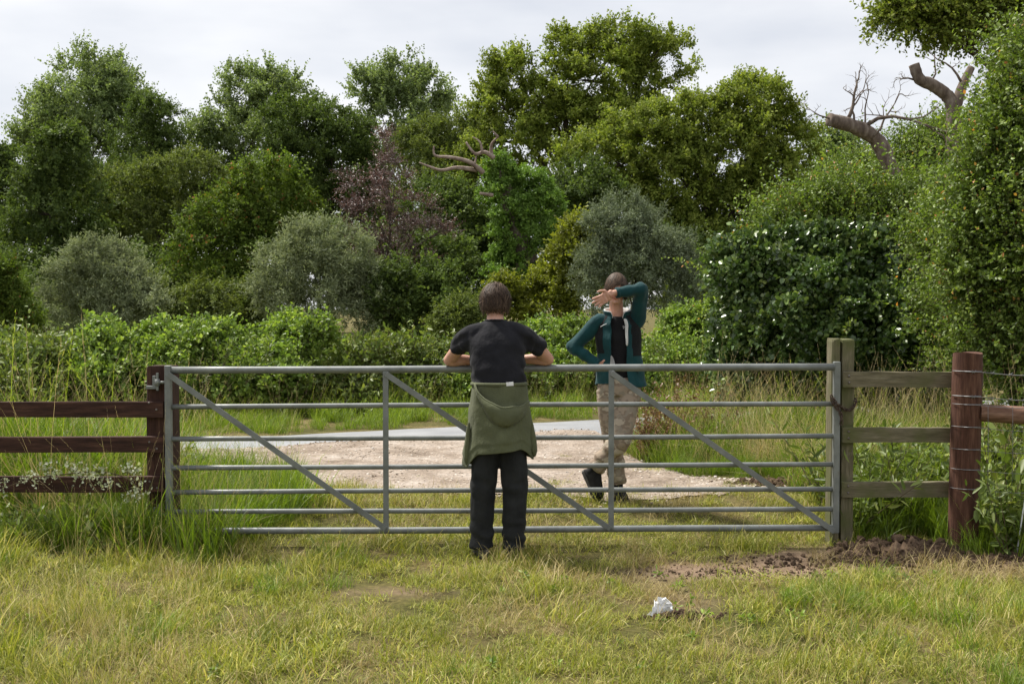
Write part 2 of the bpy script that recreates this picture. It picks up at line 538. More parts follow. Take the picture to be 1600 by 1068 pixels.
# bare earth where feet and wheels have worn the turf (a vertex mask of the worn patches)
at_ = n.new('ShaderNodeAttribute'); at_.attribute_name = 'worn'
r3 = ramp(n, [(0.3, (0.12, 0.08, 0.052)), (0.7, (0.27, 0.195, 0.135))])
t3 = tex(n, l, 9, 6, 0.65); l.new(t3.outputs['Fac'], r3.inputs['Fac'])
mw = n.new('ShaderNodeMix'); mw.data_type = 'RGBA'
l.new(at_.outputs['Fac'], mw.inputs['Factor']); l.new(mm.outputs['Result'], mw.inputs['A']); l.new(r3.outputs['Color'], mw.inputs['B'])
l.new(mw.outputs['Result'], p.inputs['Base Color']); p.inputs['Roughness'].default_value = 0.95; p.inputs['Specular IOR Level'].default_value = 0.1
bump(n, l, p, t2.outputs['Fac'], 0.8, 0.03)

gx, gy = np.meshgrid(axis(-8, 8, 0.1, -600, 600), axis(1, 20, 0.1, -200, 900))
gm = grid_mesh('field', gx, gy, gz(gx, gy) + 0.012 * np.clip(soil_amount(gx, gy), 0, 1) * hnoise(gx, gy, 9, 5))
a = gm.attributes.new('worn', 'FLOAT', 'POINT'); a.data.foreach_set('value', np.clip(soil_amount(gx, gy) * 1.3, 0, 1).astype(np.float32).ravel())
ground = add('field', gm, None, m_ground)
tag(ground, 'grassy field of worn turf and bare earth on both sides of the gate', 'field', kind='structure')

m_road = mat_noise('asphalt', [(0.3, (0.17, 0.175, 0.185)), (0.7, (0.26, 0.265, 0.275))], 1.6, rough=0.62, bs=0.5, bscale=160, bd=0.004, detail=8, spec=0.5)
xs = np.concatenate([np.linspace(-60, -9, 30), np.linspace(-8.6, 8, 120), np.linspace(9, 40, 20)])
def road_edges(x):
    f = road_far(x)
    return f - 3.3, f
rn, rf = road_edges(xs)
vv = np.linspace(0, 1, 9)
rx = np.repeat(xs[None], 9, 0); ry = rn[None] + (rf - rn)[None] * vv[:, None]
ry[8] += 0.05 * hnoise(xs, xs * 0, 2.7, 1); ry[0] += 0.06 * hnoise(xs, xs * 0, 3.1, 4)
rz = gz(rx, ry) + 0.006 + 0.03 * np.sin(np.pi * vv)[:, None]
road = add('road', grid_mesh('road', rx, ry, rz), None, m_road)
tag(road, 'pale grey asphalt lane crossing behind the gate', 'road', kind='structure')

m_grav, n, l, p, o = nodes_of('gravel')
t1 = tex(n, l, 2.2, 9, 0.72); t2 = n.new('ShaderNodeTexVoronoi'); t2.inputs['Scale'].default_value = 38
tcx = n.new('ShaderNodeTexCoord'); l.new(tcx.outputs['Object'], t2.inputs['Vector'])
r1 = ramp(n, [(0.32, (0.13, 0.10, 0.076)), (0.44, (0.235, 0.19, 0.152)), (0.56, (0.31, 0.262, 0.222)), (0.70, (0.41, 0.365, 0.325))])
l.new(t1.outputs['Fac'], r1.inputs['Fac'])
r2 = ramp(n, [(0.0, (0.72, 0.72, 0.72)), (1.0, (1.25, 1.23, 1.2))])
l.new(t2.outputs['Color'], r2.inputs['Fac'])
mm = n.new('ShaderNodeMix'); mm.data_type = 'RGBA'; mm.blend_type = 'MULTIPLY'; mm.inputs['Factor'].default_value = 1
l.new(r1.outputs['Color'], mm.inputs['A']); l.new(r2.outputs['Color'], mm.inputs['B']); l.new(mm.outputs['Result'], p.inputs['Base Color'])
p.inputs['Roughness'].default_value = 0.95; p.inputs['Specular IOR Level'].default_value = 0.15
bump(n, l, p, t2.outputs['Distance'], 0.7, 0.015)
gxs = np.linspace(-3.4, 3.0, 170)
gnear = np.interp(gxs, [-3.4, -2.9, -1.9, -1, 0, 0.7, 1.1, 1.6, 2.4, 3.0], [11.7, 11.0, 9.7, 9.35, 9.2, 8.95, 8.85, 9.15, 9.5, 9.62])
gfar = np.interp(gxs, [-3.4, -2.9, -1.9, -1, 0, 0.7, 1.0, 1.25, 1.6, 2.4, 3.0], [11.85, 12.0, 12.45, 12.85, 13.35, 13.75, 13.6, 11.2, 10.2, 9.9, 9.65])
gnear += 0.14 * hnoise(gxs, gxs * 0, 3.3, 2) + 0.05 * hnoise(gxs, gxs * 0, 11, 6); gfar += 0.12 * hnoise(gxs, gxs * 0, 2.2, 8) + 0.06 * hnoise(gxs, gxs * 0, 9, 1)
gfar = np.maximum(gfar, gnear + 0.03)
v = np.linspace(0, 1, 50)
ax = np.repeat(gxs[None], 50, 0); ay = gnear[None] + (gfar - gnear)[None] * v[:, None]
fr = road_far(ax)
crown = 0.03 * np.sin(np.pi * np.clip((ay - (fr - 3.3)) / 3.3, 0, 1))
az = gz(ax, ay) + 0.011 + crown + 0.010 * hnoise(ax, ay, 2.6, 3) * np.sin(np.pi * v)[:, None] + 0.006 * np.sin(np.pi * v)[:, None]
apron = add('gravel_entrance', grid_mesh('gravel_entrance', ax, ay, np.maximum(az, gz(ax, ay) + crown + 0.010)), None, m_grav)
tag(apron, 'pinkish gravel and dirt entrance between the gate and the lane', 'gravel', kind='structure')

# loose stones on the gravel
def stone_proto(name, seed, mat):
    bm = bmesh.new(); bmesh.ops.create_icosphere(bm, subdivisions=1, radius=1)
    rr = random.Random(seed)
    for v in bm.verts: v.co *= rr.uniform(0.7, 1.15); v.co.z *= 0.62
    me = bpy.data.meshes.new(name); bm.to_mesh(me); bm.free(); me.materials.append(mat)
    return bpy.data.objects.new(name, me)
m_stone, n, l, p, o = nodes_of('flint')
oi = n.new('ShaderNodeObjectInfo'); r1 = ramp(n, [(0, (0.16, 0.12, 0.085)), (0.4, (0.34, 0.275, 0.21)), (0.75, (0.50, 0.43, 0.36)), (1, (0.62, 0.58, 0.53))])
l.new(oi.outputs['Random'], r1.inputs['Fac']); l.new(r1.outputs['Color'], p.inputs['Base Color']); p.inputs['Roughness'].default_value = 0.85
m_clod = mat_noise('clod_earth', [(0.3, (0.06, 0.039, 0.026)), (0.7, (0.17, 0.118, 0.08))], 14, rough=1.0, bs=0.8, bscale=60, bd=0.01, spec=0.1)
stones = [stone_proto('pebble', i, m_stone) for i in range(5)]
clods = [stone_proto('clod', 20 + i, m_clod) for i in range(5)]
rng = np.random.default_rng(3)
k = rng.integers(0, len(gxs), 5200); u = rng.uniform(-0.06, 1.03, 5200)
sx = gxs[k] + rng.uniform(-.03, .03, 5200); sy = gnear[k] + (gfar - gnear)[k] * u
fr = road_far(sx); sz = gz(sx, sy) + 0.014 + 0.03 * np.sin(np.pi * np.clip((sy - (fr - 3.3)) / 3.3, 0, 1))
up = np.repeat([[0, 0, 1.0]], 5200, 0) + rng.normal(size=(5200, 3)) * .2
st = scatter('loose_gravel', 'pebble', stones, np.stack([sx, sy, sz], 1), up, 0.005 + 0.014 * rng.uniform(0, 1, 5200) ** 3, rng=rng)
tag(st, 'small loose stones strewn over the dirt entrance', 'stones', kind='stuff')

# ------------------------------------------------------------------ gate
m_galv, n, l, p, o = nodes_of('galvanised_steel')
t1 = tex(n, l, 7, 6, 0.65); t2 = tex(n, l, 90, 3)
r1 = ramp(n, [(0.28, (0.12, 0.13, 0.124)), (0.55, (0.185, 0.197, 0.19)), (0.8, (0.25, 0.26, 0.252))])
l.new(t1.outputs['Fac'], r1.inputs['Fac'])
t3 = tex(n, l, 16, 6, 0.75); r3 = ramp(n, [(0.60, (0, 0, 0)), (0.72, (1, 1, 1))]); l.new(t3.outputs['Fac'], r3.inputs['Fac'])
mr_ = n.new('ShaderNodeMix'); mr_.data_type = 'RGBA'; mr_.inputs['B'].default_value = (.13, .105, .08, 1)
l.new(r3.outputs['Color'], mr_.inputs['Factor']); l.new(r1.outputs['Color'], mr_.inputs['A']); l.new(mr_.outputs['Result'], p.inputs['Base Color'])
p.inputs['Metallic'].default_value = 0.25; p.inputs['Roughness'].default_value = 0.5
rr = n.new('ShaderNodeMapRange'); rr.inputs['To Min'].default_value = 0.4; rr.inputs['To Max'].default_value = 0.65
l.new(t2.outputs['Fac'], rr.inputs['Value']); l.new(rr.outputs['Result'], p.inputs['Roughness'])
bump(n, l, p, t2.outputs['Fac'], 0.08, 0.003)

YG = 7.73
gate = empty('metal_gate', (-2.34, YG, g1(-2.34, YG)), 'long galvanised steel field gate with seven bars and diagonal braces', 'gate')
xl, xr = -2.338, 2.208
def tl_(x): return 0.022 * (x - xl) / (xr - xl)         # the gate stands a touch higher at its latch end
bars = [(1.203, .0245), (.955, .0172), (.733, .0172), (.538, .0172), (.372, .0172), (.234, .0172), (.104, .0225)]
for i, (z, r) in enumerate(bars):
    P = [Vector((x, YG + 0.004 * math.sin(x * 2 + i), z + tl_(x) + 0.002 * math.sin(x * 1.3 + i * 2))) for x in np.linspace(xl + .018, xr - .018, 12)]
    MB().tube(P, r, 20).build('top_bar' if i == 0 else ('bottom_bar' if i == 6 else 'bar'), m_galv, gate)
for x, z1 in ((xl, 1.235), (xr, 1.262)):
    MB().box((x, YG, (z1 + 0.07 + tl_(x)) / 2), (.044, .044, z1 - 0.07 - tl_(x)), bev=.006).build('stile', m_galv, gate, smooth=False)
for x in (-.857, .674):
    z0, z1 = .108 + tl_(x), 1.19 + tl_(x)
    MB().box((x, YG - 0.0262, (z0 + z1) / 2), (.038, .008, z1 - z0), bev=.002).build('upright', m_galv, gate, smooth=False)
for (a, b) in (((262, 584), (603, 826)), ((603, 584), (954, 826)), ((955, 582), (1304, 830))):
    A, B = at(*a, YG - .036), at(*b, YG - .036)
    d = (B - A); L = d.length; ang = math.atan2(d.z, d.x)
    MB().box((A + B) / 2, (L, .007, .038), Matrix.Rotation(-ang, 3, 'Y'), bev=.002).build('brace', m_galv, gate, smooth=False)
# hinge eyes at the hanging end, latch plate at the other
m_rust = mat_noise('rusty_iron', [(0.35, (0.05, 0.03, 0.022)), (0.65, (0.11, 0.075, 0.055))], 40, rough=0.85, bs=0.4, metallic=0.3)
for z in (1.12, .22):
    MB().tube([(xl - .02, YG, z), (xl - .065, YG, z)], .010, 8).tube([(xl - .075, YG - .0, z - .022), (xl - .075, YG, z + .022)], .017, 12).build('hinge_eye', m_galv, gate)

# ------------------------------------------------------------------ posts and fences
def wood_mat(name, c0, c1, c2, green=None):
    m, n, l, p, o = nodes_of(name)
    t1 = tex(n, l, 5, 6, 0.6, stretch=(6, 6, 0.8)); t2 = tex(n, l, 26, 5, 0.7, stretch=(5, 5, 0.35)); t3 = tex(n, l, 4, 3)
    r1 = ramp(n, [(0.3, c0), (0.5, c1), (0.72, c2)])
    l.new(t1.outputs['Fac'], r1.inputs['Fac'])
    r2 = ramp(n, [(0.35, (0.55, 0.55, 0.55)), (0.6, (1.1, 1.1, 1.1))]); l.new(t2.outputs['Fac'], r2.inputs['Fac'])
    mm = n.new('ShaderNodeMix'); mm.data_type = 'RGBA'; mm.blend_type = 'MULTIPLY'; mm.inputs['Factor'].default_value = .8
    l.new(r1.outputs['Color'], mm.inputs['A']); l.new(r2.outputs['Color'], mm.inputs['B'])
    src = mm.outputs['Result']
    if green:
        mg = n.new('ShaderNodeMix'); mg.data_type = 'RGBA'; r3 = ramp(n, [(0.45, (0, 0, 0)), (0.65, (1, 1, 1))])
        l.new(t3.outputs['Fac'], r3.inputs['Fac']); l.new(r3.outputs['Color'], mg.inputs['Factor'])
        l.new(src, mg.inputs['A']); mg.inputs['B'].default_value = (*green, 1); src = mg.outputs['Result']
    l.new(src, p.inputs['Base Color']); p.inputs['Roughness'].default_value = 0.85; p.inputs['Specular IOR Level'].default_value = 0.25
    bump(n, l, p, t2.outputs['Fac'], 0.5, 0.006)
    return m
def horiz(m):
    """The same timber with the grain running along x."""
    m2 = m.copy()
    for nd in m2.node_tree.nodes:
        if nd.type == 'MAPPING':
            s = nd.inputs['Scale'].default_value; nd.inputs['Scale'].default_value = (s[2], s[1], s[0])
    return m2
m_creo = wood_mat('creosoted_timber', (0.026, 0.012, 0.009), (0.052, 0.024, 0.017), (0.095, 0.048, 0.033))
m_grn = wood_mat('weathered_timber', (0.10, 0.088, 0.052), (0.155, 0.135, 0.085), (0.22, 0.195, 0.135), green=(0.10, 0.105, 0.042))
m_log = wood_mat('stained_round_timber', (0.045, 0.019, 0.012), (0.09, 0.040, 0.026), (0.165, 0.085, 0.057))
m_log_h = horiz(wood_mat('peeled_round_timber', (0.11, 0.055, 0.036), (0.20, 0.11, 0.075), (0.31, 0.195, 0.145)))
m_creo_h, m_grn_h = horiz(m_creo), horiz(m_grn)
m_bolt = mat_noise('bolt_steel', [(0.4, (0.12, 0.10, 0.09)), (0.6, (0.25, 0.22, 0.2))], 60, rough=0.6, bs=0, metallic=0.6)

def bolt(x, y, z, parent, r=.009):
    return MB().tube([(x, y + .006, z), (x, y - .006, z)], [r, r * .8], 8).build('bolt', m_bolt, parent)

def rough_post(mb, x0, x1, y0, y1, z0, z1, seed, amp=.004, notch=None):
    """Sawn timber with worn edges, a slightly uneven top and, if asked, a drying split."""
    rr = random.Random(seed)
    c = .012
    prof = [(x0 + c, y0), (x1 - c, y0), (x1, y0 + c), (x1, y1 - c), (x1 - c, y1), (x0 + c, y1), (x0, y1 - c), (x0, y0 + c)]
    if notch:
        nx = x0 + (x1 - x0) * notch
        prof = [prof[0], (nx - .009, y0), (nx - .003, y0 + .05), (nx + .003, y0 + .05), (nx + .009, y0)] + prof[1:]
    n = len(prof); zs = np.linspace(z0, z1 - .012, 9).tolist()
    V, F = [], []
    for zi, z in enumerate(zs + [z1]):
        for q, (x, y) in enumerate(prof):
            s = .94 if zi == len(zs) else 1
            cx, cy = (x0 + x1) / 2, (y0 + y1) / 2
            V.append((cx + (x - cx) * s + rr.uniform(-amp, amp) * .5, cy + (y - cy) * s + rr.uniform(-amp, amp) * .5, z + (rr.uniform(-.008, .008) if zi >= len(zs) - 1 else 0)))
    for i in range(len(zs)):
        for q in range(n):
            q2 = (q + 1) % n
            F.append((i * n + q, i * n + q2, (i + 1) * n + q2, (i + 1) * n + q))
    F.append(tuple(range(len(zs) * n, (len(zs) + 1) * n)))
    return mb.poly(V, F)

def board(mb, x0, x1, y, z, w, t, seed, dz=0.0):
    """Horizontal sawn board, slightly wavy."""
    rr = random.Random(seed)
    V, F = [], []
    m = 9
    for i in range(m):
        x = x0 + (x1 - x0) * i / (m - 1); zz = z + dz * i / (m - 1) + rr.uniform(-.003, .003)
        for (a, b) in ((-t / 2, -w / 2), (t / 2, -w / 2), (t / 2, w / 2 - .004), (t / 2 - .004, w / 2), (-t / 2 + .004, w / 2), (-t / 2, w / 2 - .004)):
            V.append((x, y + a + rr.uniform(-.001, .001), zz + b + rr.uniform(-.0015, .0015)))
    for i in range(m - 1):
        for q in range(6):
            q2 = (q + 1) % 6
            F.append((i * 6 + q, (i + 1) * 6 + q, (i + 1) * 6 + q2, i * 6 + q2))
    F.append(tuple(range(6))); F.append(tuple(reversed(range((m - 1) * 6, m * 6))))
    return mb.poly(V, F)

# dark hanging post with its hinge bracket
hp = empty('gate_post', (-2.42, 7.86, 0), 'thick dark brown timber post that the gate hangs from', 'post')
rough_post(MB(), -2.505, -2.325, 7.775, 7.955, -.2, 1.225, 5).build('timber', m_creo, hp, smooth=False)
for z in (1.085, .185):
    br = MB().box((-2.456, 7.757, z), (.075, .04, .022), bev=.003)
    br.tube([(-2.413, 7.732, z - .02), (-2.413, 7.732, z + .10)], .0085, 10).box((-2.44, 7.75, z + .045), (.022, .02, .07), bev=.002)
    br.build('hinge_bracket', m_galv, hp, smooth=False)

# brown three-rail fence running off to the left
lf = empty('wooden_fence', (-4.4, 7.74, 0), 'dark brown post and rail fence left of the gate', 'fence')
for i, (z, w, dz) in enumerate(((.955, .107, -.01), (.688, .107, .012), (.42, .107, .005))):
    b = board(MB(), -6.6, -2.375, 7.745, z + (-.012 if i == 0 else 0), w, .036, 30 + i, dz).build('rail', m_creo_h, lf, smooth=False)
    for bx in (-2.42, -2.47):
        bolt(bx, 7.727, z + (.025 if bx < -2.45 else -.02), b)
rough_post(MB(), -4.47, -4.33, 7.768, 7.90, -.2, 1.1, 9).build('post', m_creo, lf, smooth=False)
rough_post(MB(), -6.60, -6.46, 7.768, 7.90, -.2, 1.1, 10).build('post', m_creo, lf, smooth=False)

# weathered latch post
lp = empty('gate_post', (2.27, 7.88, 0), 'weathered greenish timber post with a split, at the latch end', 'post')
rough_post(MB(), 2.196, 2.352, 7.80, 7.95, -.2, 1.412, 7, notch=.40).build('timber', m_grn, lp, smooth=False)

# pale three-board fence panel
rf_ = empty('wooden_fence', (2.7, 7.79, 0), 'short pale green-brown three-board fence between the two right posts', 'fence')
for i, (z, w, x1) in enumerate(((1.138, .105, 3.22), (.758, .102, 3.02), (.384, .106, 3.02))):
    b = board(MB(), 2.262, x1, 7.777, z, w, .036, 40 + i).build('board', m_grn_h, rf_, smooth=False)
    for q in (.024, -.022):
        bolt(2.302, 7.759, z + q, b)

# round straining post, its brace log and the wire
rp_ = empty('fence_post', (3.05, 7.66, 0), 'round red-brown straining post where the wire fence starts', 'post')
rr = random.Random(3)
zs = np.linspace(-.2, 1.325, 12)
V, F = [], []
for i, z in enumerate(zs):
    for q in range(22):
        a = 2 * math.pi * q / 22
        r = .099 * (1 - .012 * i / 11) * (1 + .012 * math.sin(3 * a + z) + rr.uniform(-.008, .008)) * (.965 if i == 11 else 1)
        V.append((3.05 + .012 * z + r * math.cos(a), 7.65 + r * math.sin(a), z + (.006 * math.sin(2 * a) if i >= 10 else 0)))
for i in range(11):
    for q in range(22):
        F.append((i * 22 + q, i * 22 + (q + 1) % 22, (i + 1) * 22 + (q + 1) % 22, (i + 1) * 22 + q))
F.append(tuple(range(11 * 22, 12 * 22)))
MB().poly(V, F).build('timber', m_log, rp_, angle=40)
strut = [Vector((3.13, 7.61, .925)).lerp(Vector((5.3, 7.5, .80)), t) for t in np.linspace(0, 1, 9)]
MB().tube(strut, [.058 + .003 * math.sin(i * 2.2) for i in range(9)], 16).build('brace_log', m_log_h, rp_, angle=50)
MB().tube([(5.3, 7.5, -.2), (5.3, 7.5, 1.2)], .075, 16).build('brace_post', m_log, rp_, angle=50)

m_wire = mat_noise('galvanised_wire', [(0.3, (0.14, 0.14, 0.14)), (0.7, (0.30, 0.30, 0.30))], 30, rough=0.55, bs=0, metallic=0.5)
wf = empty('wire_fence', (3.15, 7.55, .6), 'barbed wire strands and square netting stapled to the round post', 'fence')
def strand(p0, p1, barbed, r=.0028):
    A, B = Vector(p0), Vector(p1)
    P = []
    for t in np.linspace(0, 1, 26):
        q = A.lerp(B, t); q.z -= .02 * math.sin(math.pi * t) - .003 * math.sin(t * 40); P.append(q)
    mb = MB().tube(P, r, 5)
    if barbed:
        for k in range(20):
            t = (k + .5) / 20; q = A.lerp(B, t); q.z -= .02 * math.sin(math.pi * t)
            for s in (-1, 1):
                d = Vector((.012 * s, -.006, .014)); mb.tube([q - d, q + d], [.0012, .0012], 4)
            mb.tube([q - Vector((.01, 0, 0)), q + Vector((.01, 0, 0))], .0045, 5)
    return mb
x0 = 2.955
def loop_start(z): return (x0 + .05, 7.547, z)
for (za, zb, bb) in ((1.205, 1.165, True), (1.04, .995, True), (.985, .955, False), (.835, .79, False), (.685, .66, False), (.55, .52, False), (.42, .40, False)):
    mb = strand(loop_start(za), (5.4, 7.42, zb - .06), bb, .0030 if bb else .0018)
    ring = [Vector((3.05 + .012 * za + .104 * math.cos(a), 7.65 + .104 * math.sin(a), za)) for a in np.linspace(-math.pi * .95, -math.pi * .30, 12)]
    mb.tube(ring, .003 if bb else .0018, 5)
    mb.build('barbed_strand' if bb else 'net_strand', m_wire, wf)
for x in np.arange(3.16, 5.3, .16):
    t = (x - 3.0) / 2.4
    MB().tube([(x, 7.545 - .125 * t, .35), (x + .004, 7.543 - .125 * t, .65), (x, 7.545 - .125 * t, .985 - .05 * t)], .0016, 4).build('net_upright', m_wire, wf)

# rusty chain tying gate to post: single links
ch = empty('chain', (2.24, 7.72, .98), 'rusty chain looped round the gate stile and latch post', 'chain')
link_me = None
pts = catmull([(2.165, 7.70, 1.03), (2.18, 7.685, 1.00), (2.215, 7.69, .965), (2.26, 7.755, .94), (2.305, 7.775, .925), (2.335, 7.775, .945), (2.362, 7.80, .985), (2.372, 7.87, 1.0)], 3)
pts2 = catmull([(2.165, 7.695, 1.03), (2.17, 7.69, .99), (2.20, 7.688, .95), (2.225, 7.682, .91), (2.232, 7.682, .86), (2.222, 7.682, .82)], 3)
def chain_along(pts):
    global link_me
    P = [Vector(p) for p in pts]
    # resample
    acc, out, step = 0, [P[0]], .026
    for a, b in zip(P[:-1], P[1:]):
        L = (b - a).length
        while acc + L >= step:
            a = a.lerp(b, (step - acc) / L); L = (b - a).length; acc = 0; out.append(a)
        acc += L
    for i in range(len(out) - 1):
        d = out[i + 1] - out[i]
        if link_me is None:
            ring = [Vector((.0165 * math.cos(a) + math.copysign(.006, math.cos(a)), .0095 * math.sin(a), 0)) for a in np.linspace(0, 2 * math.pi, 13)]
            mb = MB().tube(ring, .0038, 5, cap=False); link_me = mb.mesh('chain_link'); link_me.materials.append(m_rust)
        o = add('link', link_me, ch)
        q = d.to_track_quat('X', 'Z') @ Matrix.Rotation(math.pi / 2 * (i % 2) + .3, 3, 'X').to_quaternion()
        o.rotation_mode = 'QUATERNION'; o.rotation_quaternion = q; o.location = (out[i] + out[i + 1]) / 2
chain_along(pts); chain_along(pts2)

# ------------------------------------------------------------------ vegetation: sprays shared by the crowns
m_bark = mat_noise('bark', [(0.3, (0.045, 0.035, 0.025)), (0.7, (0.13, 0.105, 0.08))], 6, rough=0.95, bs=0.8, bscale=18, bd=0.03, stretch=(3, 3, .6), spec=0.1)
m_dead = mat_noise('dead_wood', [(0.3, (0.07, 0.052, 0.042)), (0.52, (0.15, 0.118, 0.096)), (0.75, (0.27, 0.23, 0.195))], 5, rough=0.9, bs=0.7, bscale=14, bd=0.02, stretch=(2, 2, .7), spec=0.15)
m_twig = mat_noise('twig', [(0.3, (0.06, 0.04, 0.025)), (0.7, (0.14, 0.10, 0.06))], 10, rough=0.9, bs=0)

def G(*c): return c
LM = {
    'oak': mat_leaf('oak_leaf', [(0, G(.055, .078, .013)), (.5, G(.095, .122, .021)), (1, G(.15, .165, .034))], .36, vary=.32, gain=1.95, rough=.7, spec=.2),
    'dark': mat_leaf('dark_leaf', [(0, G(.030, .048, .013)), (.5, G(.045, .067, .017)), (1, G(.070, .092, .024))], .34, vary=.32, gain=1.9, rough=.7, spec=.2),
    'olive': mat_leaf('olive_leaf', [(0, G(.042, .060, .015)), (.5, G(.064, .083, .021)), (1, G(.095, .11, .03))], .34, vary=.32, gain=1.9, rough=.7, spec=.2),
    'poplar': mat_leaf('poplar_leaf', [(0, G(.065, .092, .036)), (.5, G(.098, .13, .052)), (1, G(.15, .18, .08))], .36, gain=1.9, vary=.28, rough=.6, spec=.3),
    'hazel': mat_leaf('hazel_leaf', [(0, G(.045, .072, .012)), (.5, G(.066, .10, .016)), (.93, G(.10, .13, .024)), (.97, G(.20, .08, .04))], .36, vary=.32, gain=1.55, rough=.7, spec=.2),
    'copper': mat_leaf('copper_leaf', [(0, G(.03, .02, .018)), (.45, G(.070, .046, .042)), (.75, G(.125, .095, .086)), (1, G(.23, .20, .19))], .2, vary=.3, rough=.4, spec=.6, tcol=(1.3, .8, .7)),
    'sallow': mat_leaf('sallow_leaf', [(0, G(.065, .082, .04)), (.5, G(.125, .145, .08)), (1, G(.20, .215, .125))], .25, vary=.2, rough=.75, spec=.12, tcol=(1.1, 1.15, .7)),
    'sallow_dark': mat_leaf('grey_leaf', [(0, G(.05, .066, .038)), (.5, G(.095, .115, .072)), (1, G(.155, .175, .115))], .22, vary=.2, rough=.75, spec=.12, tcol=(1.1, 1.15, .7)),
    'ivy': mat_leaf('ivy_leaf', [(0, G(.018, .034, .010)), (.6, G(.045, .075, .02)), (1, G(.13, .16, .05))], .2, gain=2.1, vary=.3, rough=.3, spec=.6),
    'ivy_far': mat_leaf('trunk_ivy_leaf', [(0, G(.045, .080, .014)), (.6, G(.070, .118, .022)), (1, G(.11, .16, .034))], .3, vary=.25, rough=.6, spec=.25, gain=2.1),
    'yellow': mat_leaf('yellow_leaf', [(0, G(.07, .088, .012)), (.5, G(.125, .142, .018)), (1, G(.19, .20, .028))], .38, vary=.3, gain=1.5),
    'haw': mat_leaf('hawthorn_leaf', [(0, G(.034, .058, .010)), (.5, G(.08, .12, .02)), (.94, G(.15, .19, .04)), (.985, G(.30, .11, .035))], .35, vary=.25),
    'bramble': mat_leaf('bramble_leaf', [(0, G(.045, .078, .015)), (.5, G(.10, .15, .026)), (1, G(.21, .26, .06))], .36, vary=.28),
    'nettle': mat_leaf('nettle_leaf', [(0, G(.035, .058, .012)), (.5, G(.075, .105, .022)), (1, G(.15, .17, .042))], .3, vary=.28),
    'dock': mat_leaf('dock_seed', [(0, G(.07, .035, .018)), (.5, G(.14, .075, .036)), (1, G(.24, .16, .08))], .2, vary=.25, gain=1.2),
    'pale': mat_leaf('pale_bramble_leaf', [(0, G(.22, .25, .16)), (1, G(.42, .44, .32))], .2, vary=.2),
}
def kinds(key, mat, n=4, **kw):
    return [spray('spray_' + key, 100 + 17 * i + len(key), LM[mat], **kw) for i in range(n)]
SP = {
    'oak': kinds('oak', 'oak', twigs=10, tl=.66, per=13, ll=.125, lw=.085, spread=.9, up=1.3),
    'dark': kinds('dark', 'dark', twigs=10, tl=.66, per=13, ll=.12, lw=.085, spread=.9, up=1.3),
    'olive': kinds('olive', 'olive', twigs=10, tl=.64, per=13, ll=.11, lw=.07, spread=.85, up=1.3),
    'poplar': kinds('poplar', 'poplar', twigs=7, tl=1.1, per=18, ll=.14, lw=.115, spread=.38),
    'hazel': kinds('hazel', 'hazel', twigs=10, tl=.55, per=12, ll=.10, lw=.07, spread=.9, up=1.3),
    'copper': kinds('copper', 'copper', twigs=7, tl=.95, per=13, ll=.085, lw=.062, spread=1.0, wood=m_twig),
    'sallow': kinds('sallow', 'sallow', twigs=10, tl=.48, per=13, ll=.095, lw=.03, spread=.5),
    'sallow_dark': kinds('sallow_dark', 'sallow_dark', twigs=10, tl=.48, per=13, ll=.095, lw=.03, spread=.5),
    'ivy_far': kinds('ivy_far', 'ivy_far', twigs=10, tl=.34, per=9, ll=.09, lw=.085, spread=1.2),
    'yellow': kinds('yellow', 'yellow', twigs=8, tl=.5, per=10, ll=.12, lw=.08, spread=.8),
    'oak_near': kinds('oak_near', 'oak', twigs=8, tl=.36, per=12, ll=.043, lw=.028, spread=1.0, near=True, wood=m_twig),
    'ivy': kinds('ivy', 'ivy', twigs=9, tl=.22, per=8, ll=.052, lw=.046, spread=1.1, near=True),
    'haw': kinds('haw', 'haw', twigs=8, tl=.42, per=18, ll=.031, lw=.021, spread=.85, near=True, wood=m_twig),
    'bramble': kinds('bramble', 'bramble', twigs=9, tl=.30, per=10, ll=.052, lw=.038, spread=1.0, near=True, wood=m_twig, droop=.3),
    'shoot': kinds('shoot', 'bramble', twigs=2, tl=.62, per=18, ll=.055, lw=.038, spread=.35, near=True, wood=m_twig, droop=.1),
    'nettle': kinds('nettle', 'nettle', twigs=5, tl=.40, per=10, ll=.075, lw=.035, spread=.45, near=True, wood=m_twig),
    'haw_shoot': kinds('haw_shoot', 'haw', twigs=3, tl=.75, per=26, ll=.040, lw=.025, spread=.35, near=True, wood=m_twig, droop=.15),
    'rosette': kinds('rosette', 'bramble', twigs=5, tl=.05, per=3, ll=.055, lw=.024, spread=3.0, near=True, up=1.5),
    'dock': kinds('dock', 'dock', twigs=6, tl=.62, per=34, ll=.024, lw=.018, spread=.28, wood=m_twig),
    'weed': kinds('weed', 'nettle', twigs=4, tl=.62, per=22, ll=.085, lw=.024, spread=.22, near=True, wood=m_twig),
    'pale': kinds('pale', 'pale', twigs=5, tl=.16, per=5, ll=.035, lw=.026, spread=1.2, near=True, wood=m_twig),
}

def px_lobes(spec, Y, zmin=None):
    """Lobes surveyed on the photograph (x, y, half-width, half-height in its pixels, depth offset in m) turned into metres at their depth."""
    out = []
    for s in spec:
        dy = s[4] if len(s) > 4 else 0
        y = Y + dy
        c = at(s[0], s[1], y); rx, rz = s[2] * y / FPX, s[3] * y / FPX
        out.append((np.array(c), np.array([rx, (rx + rz) / 2, rz])))
    return out

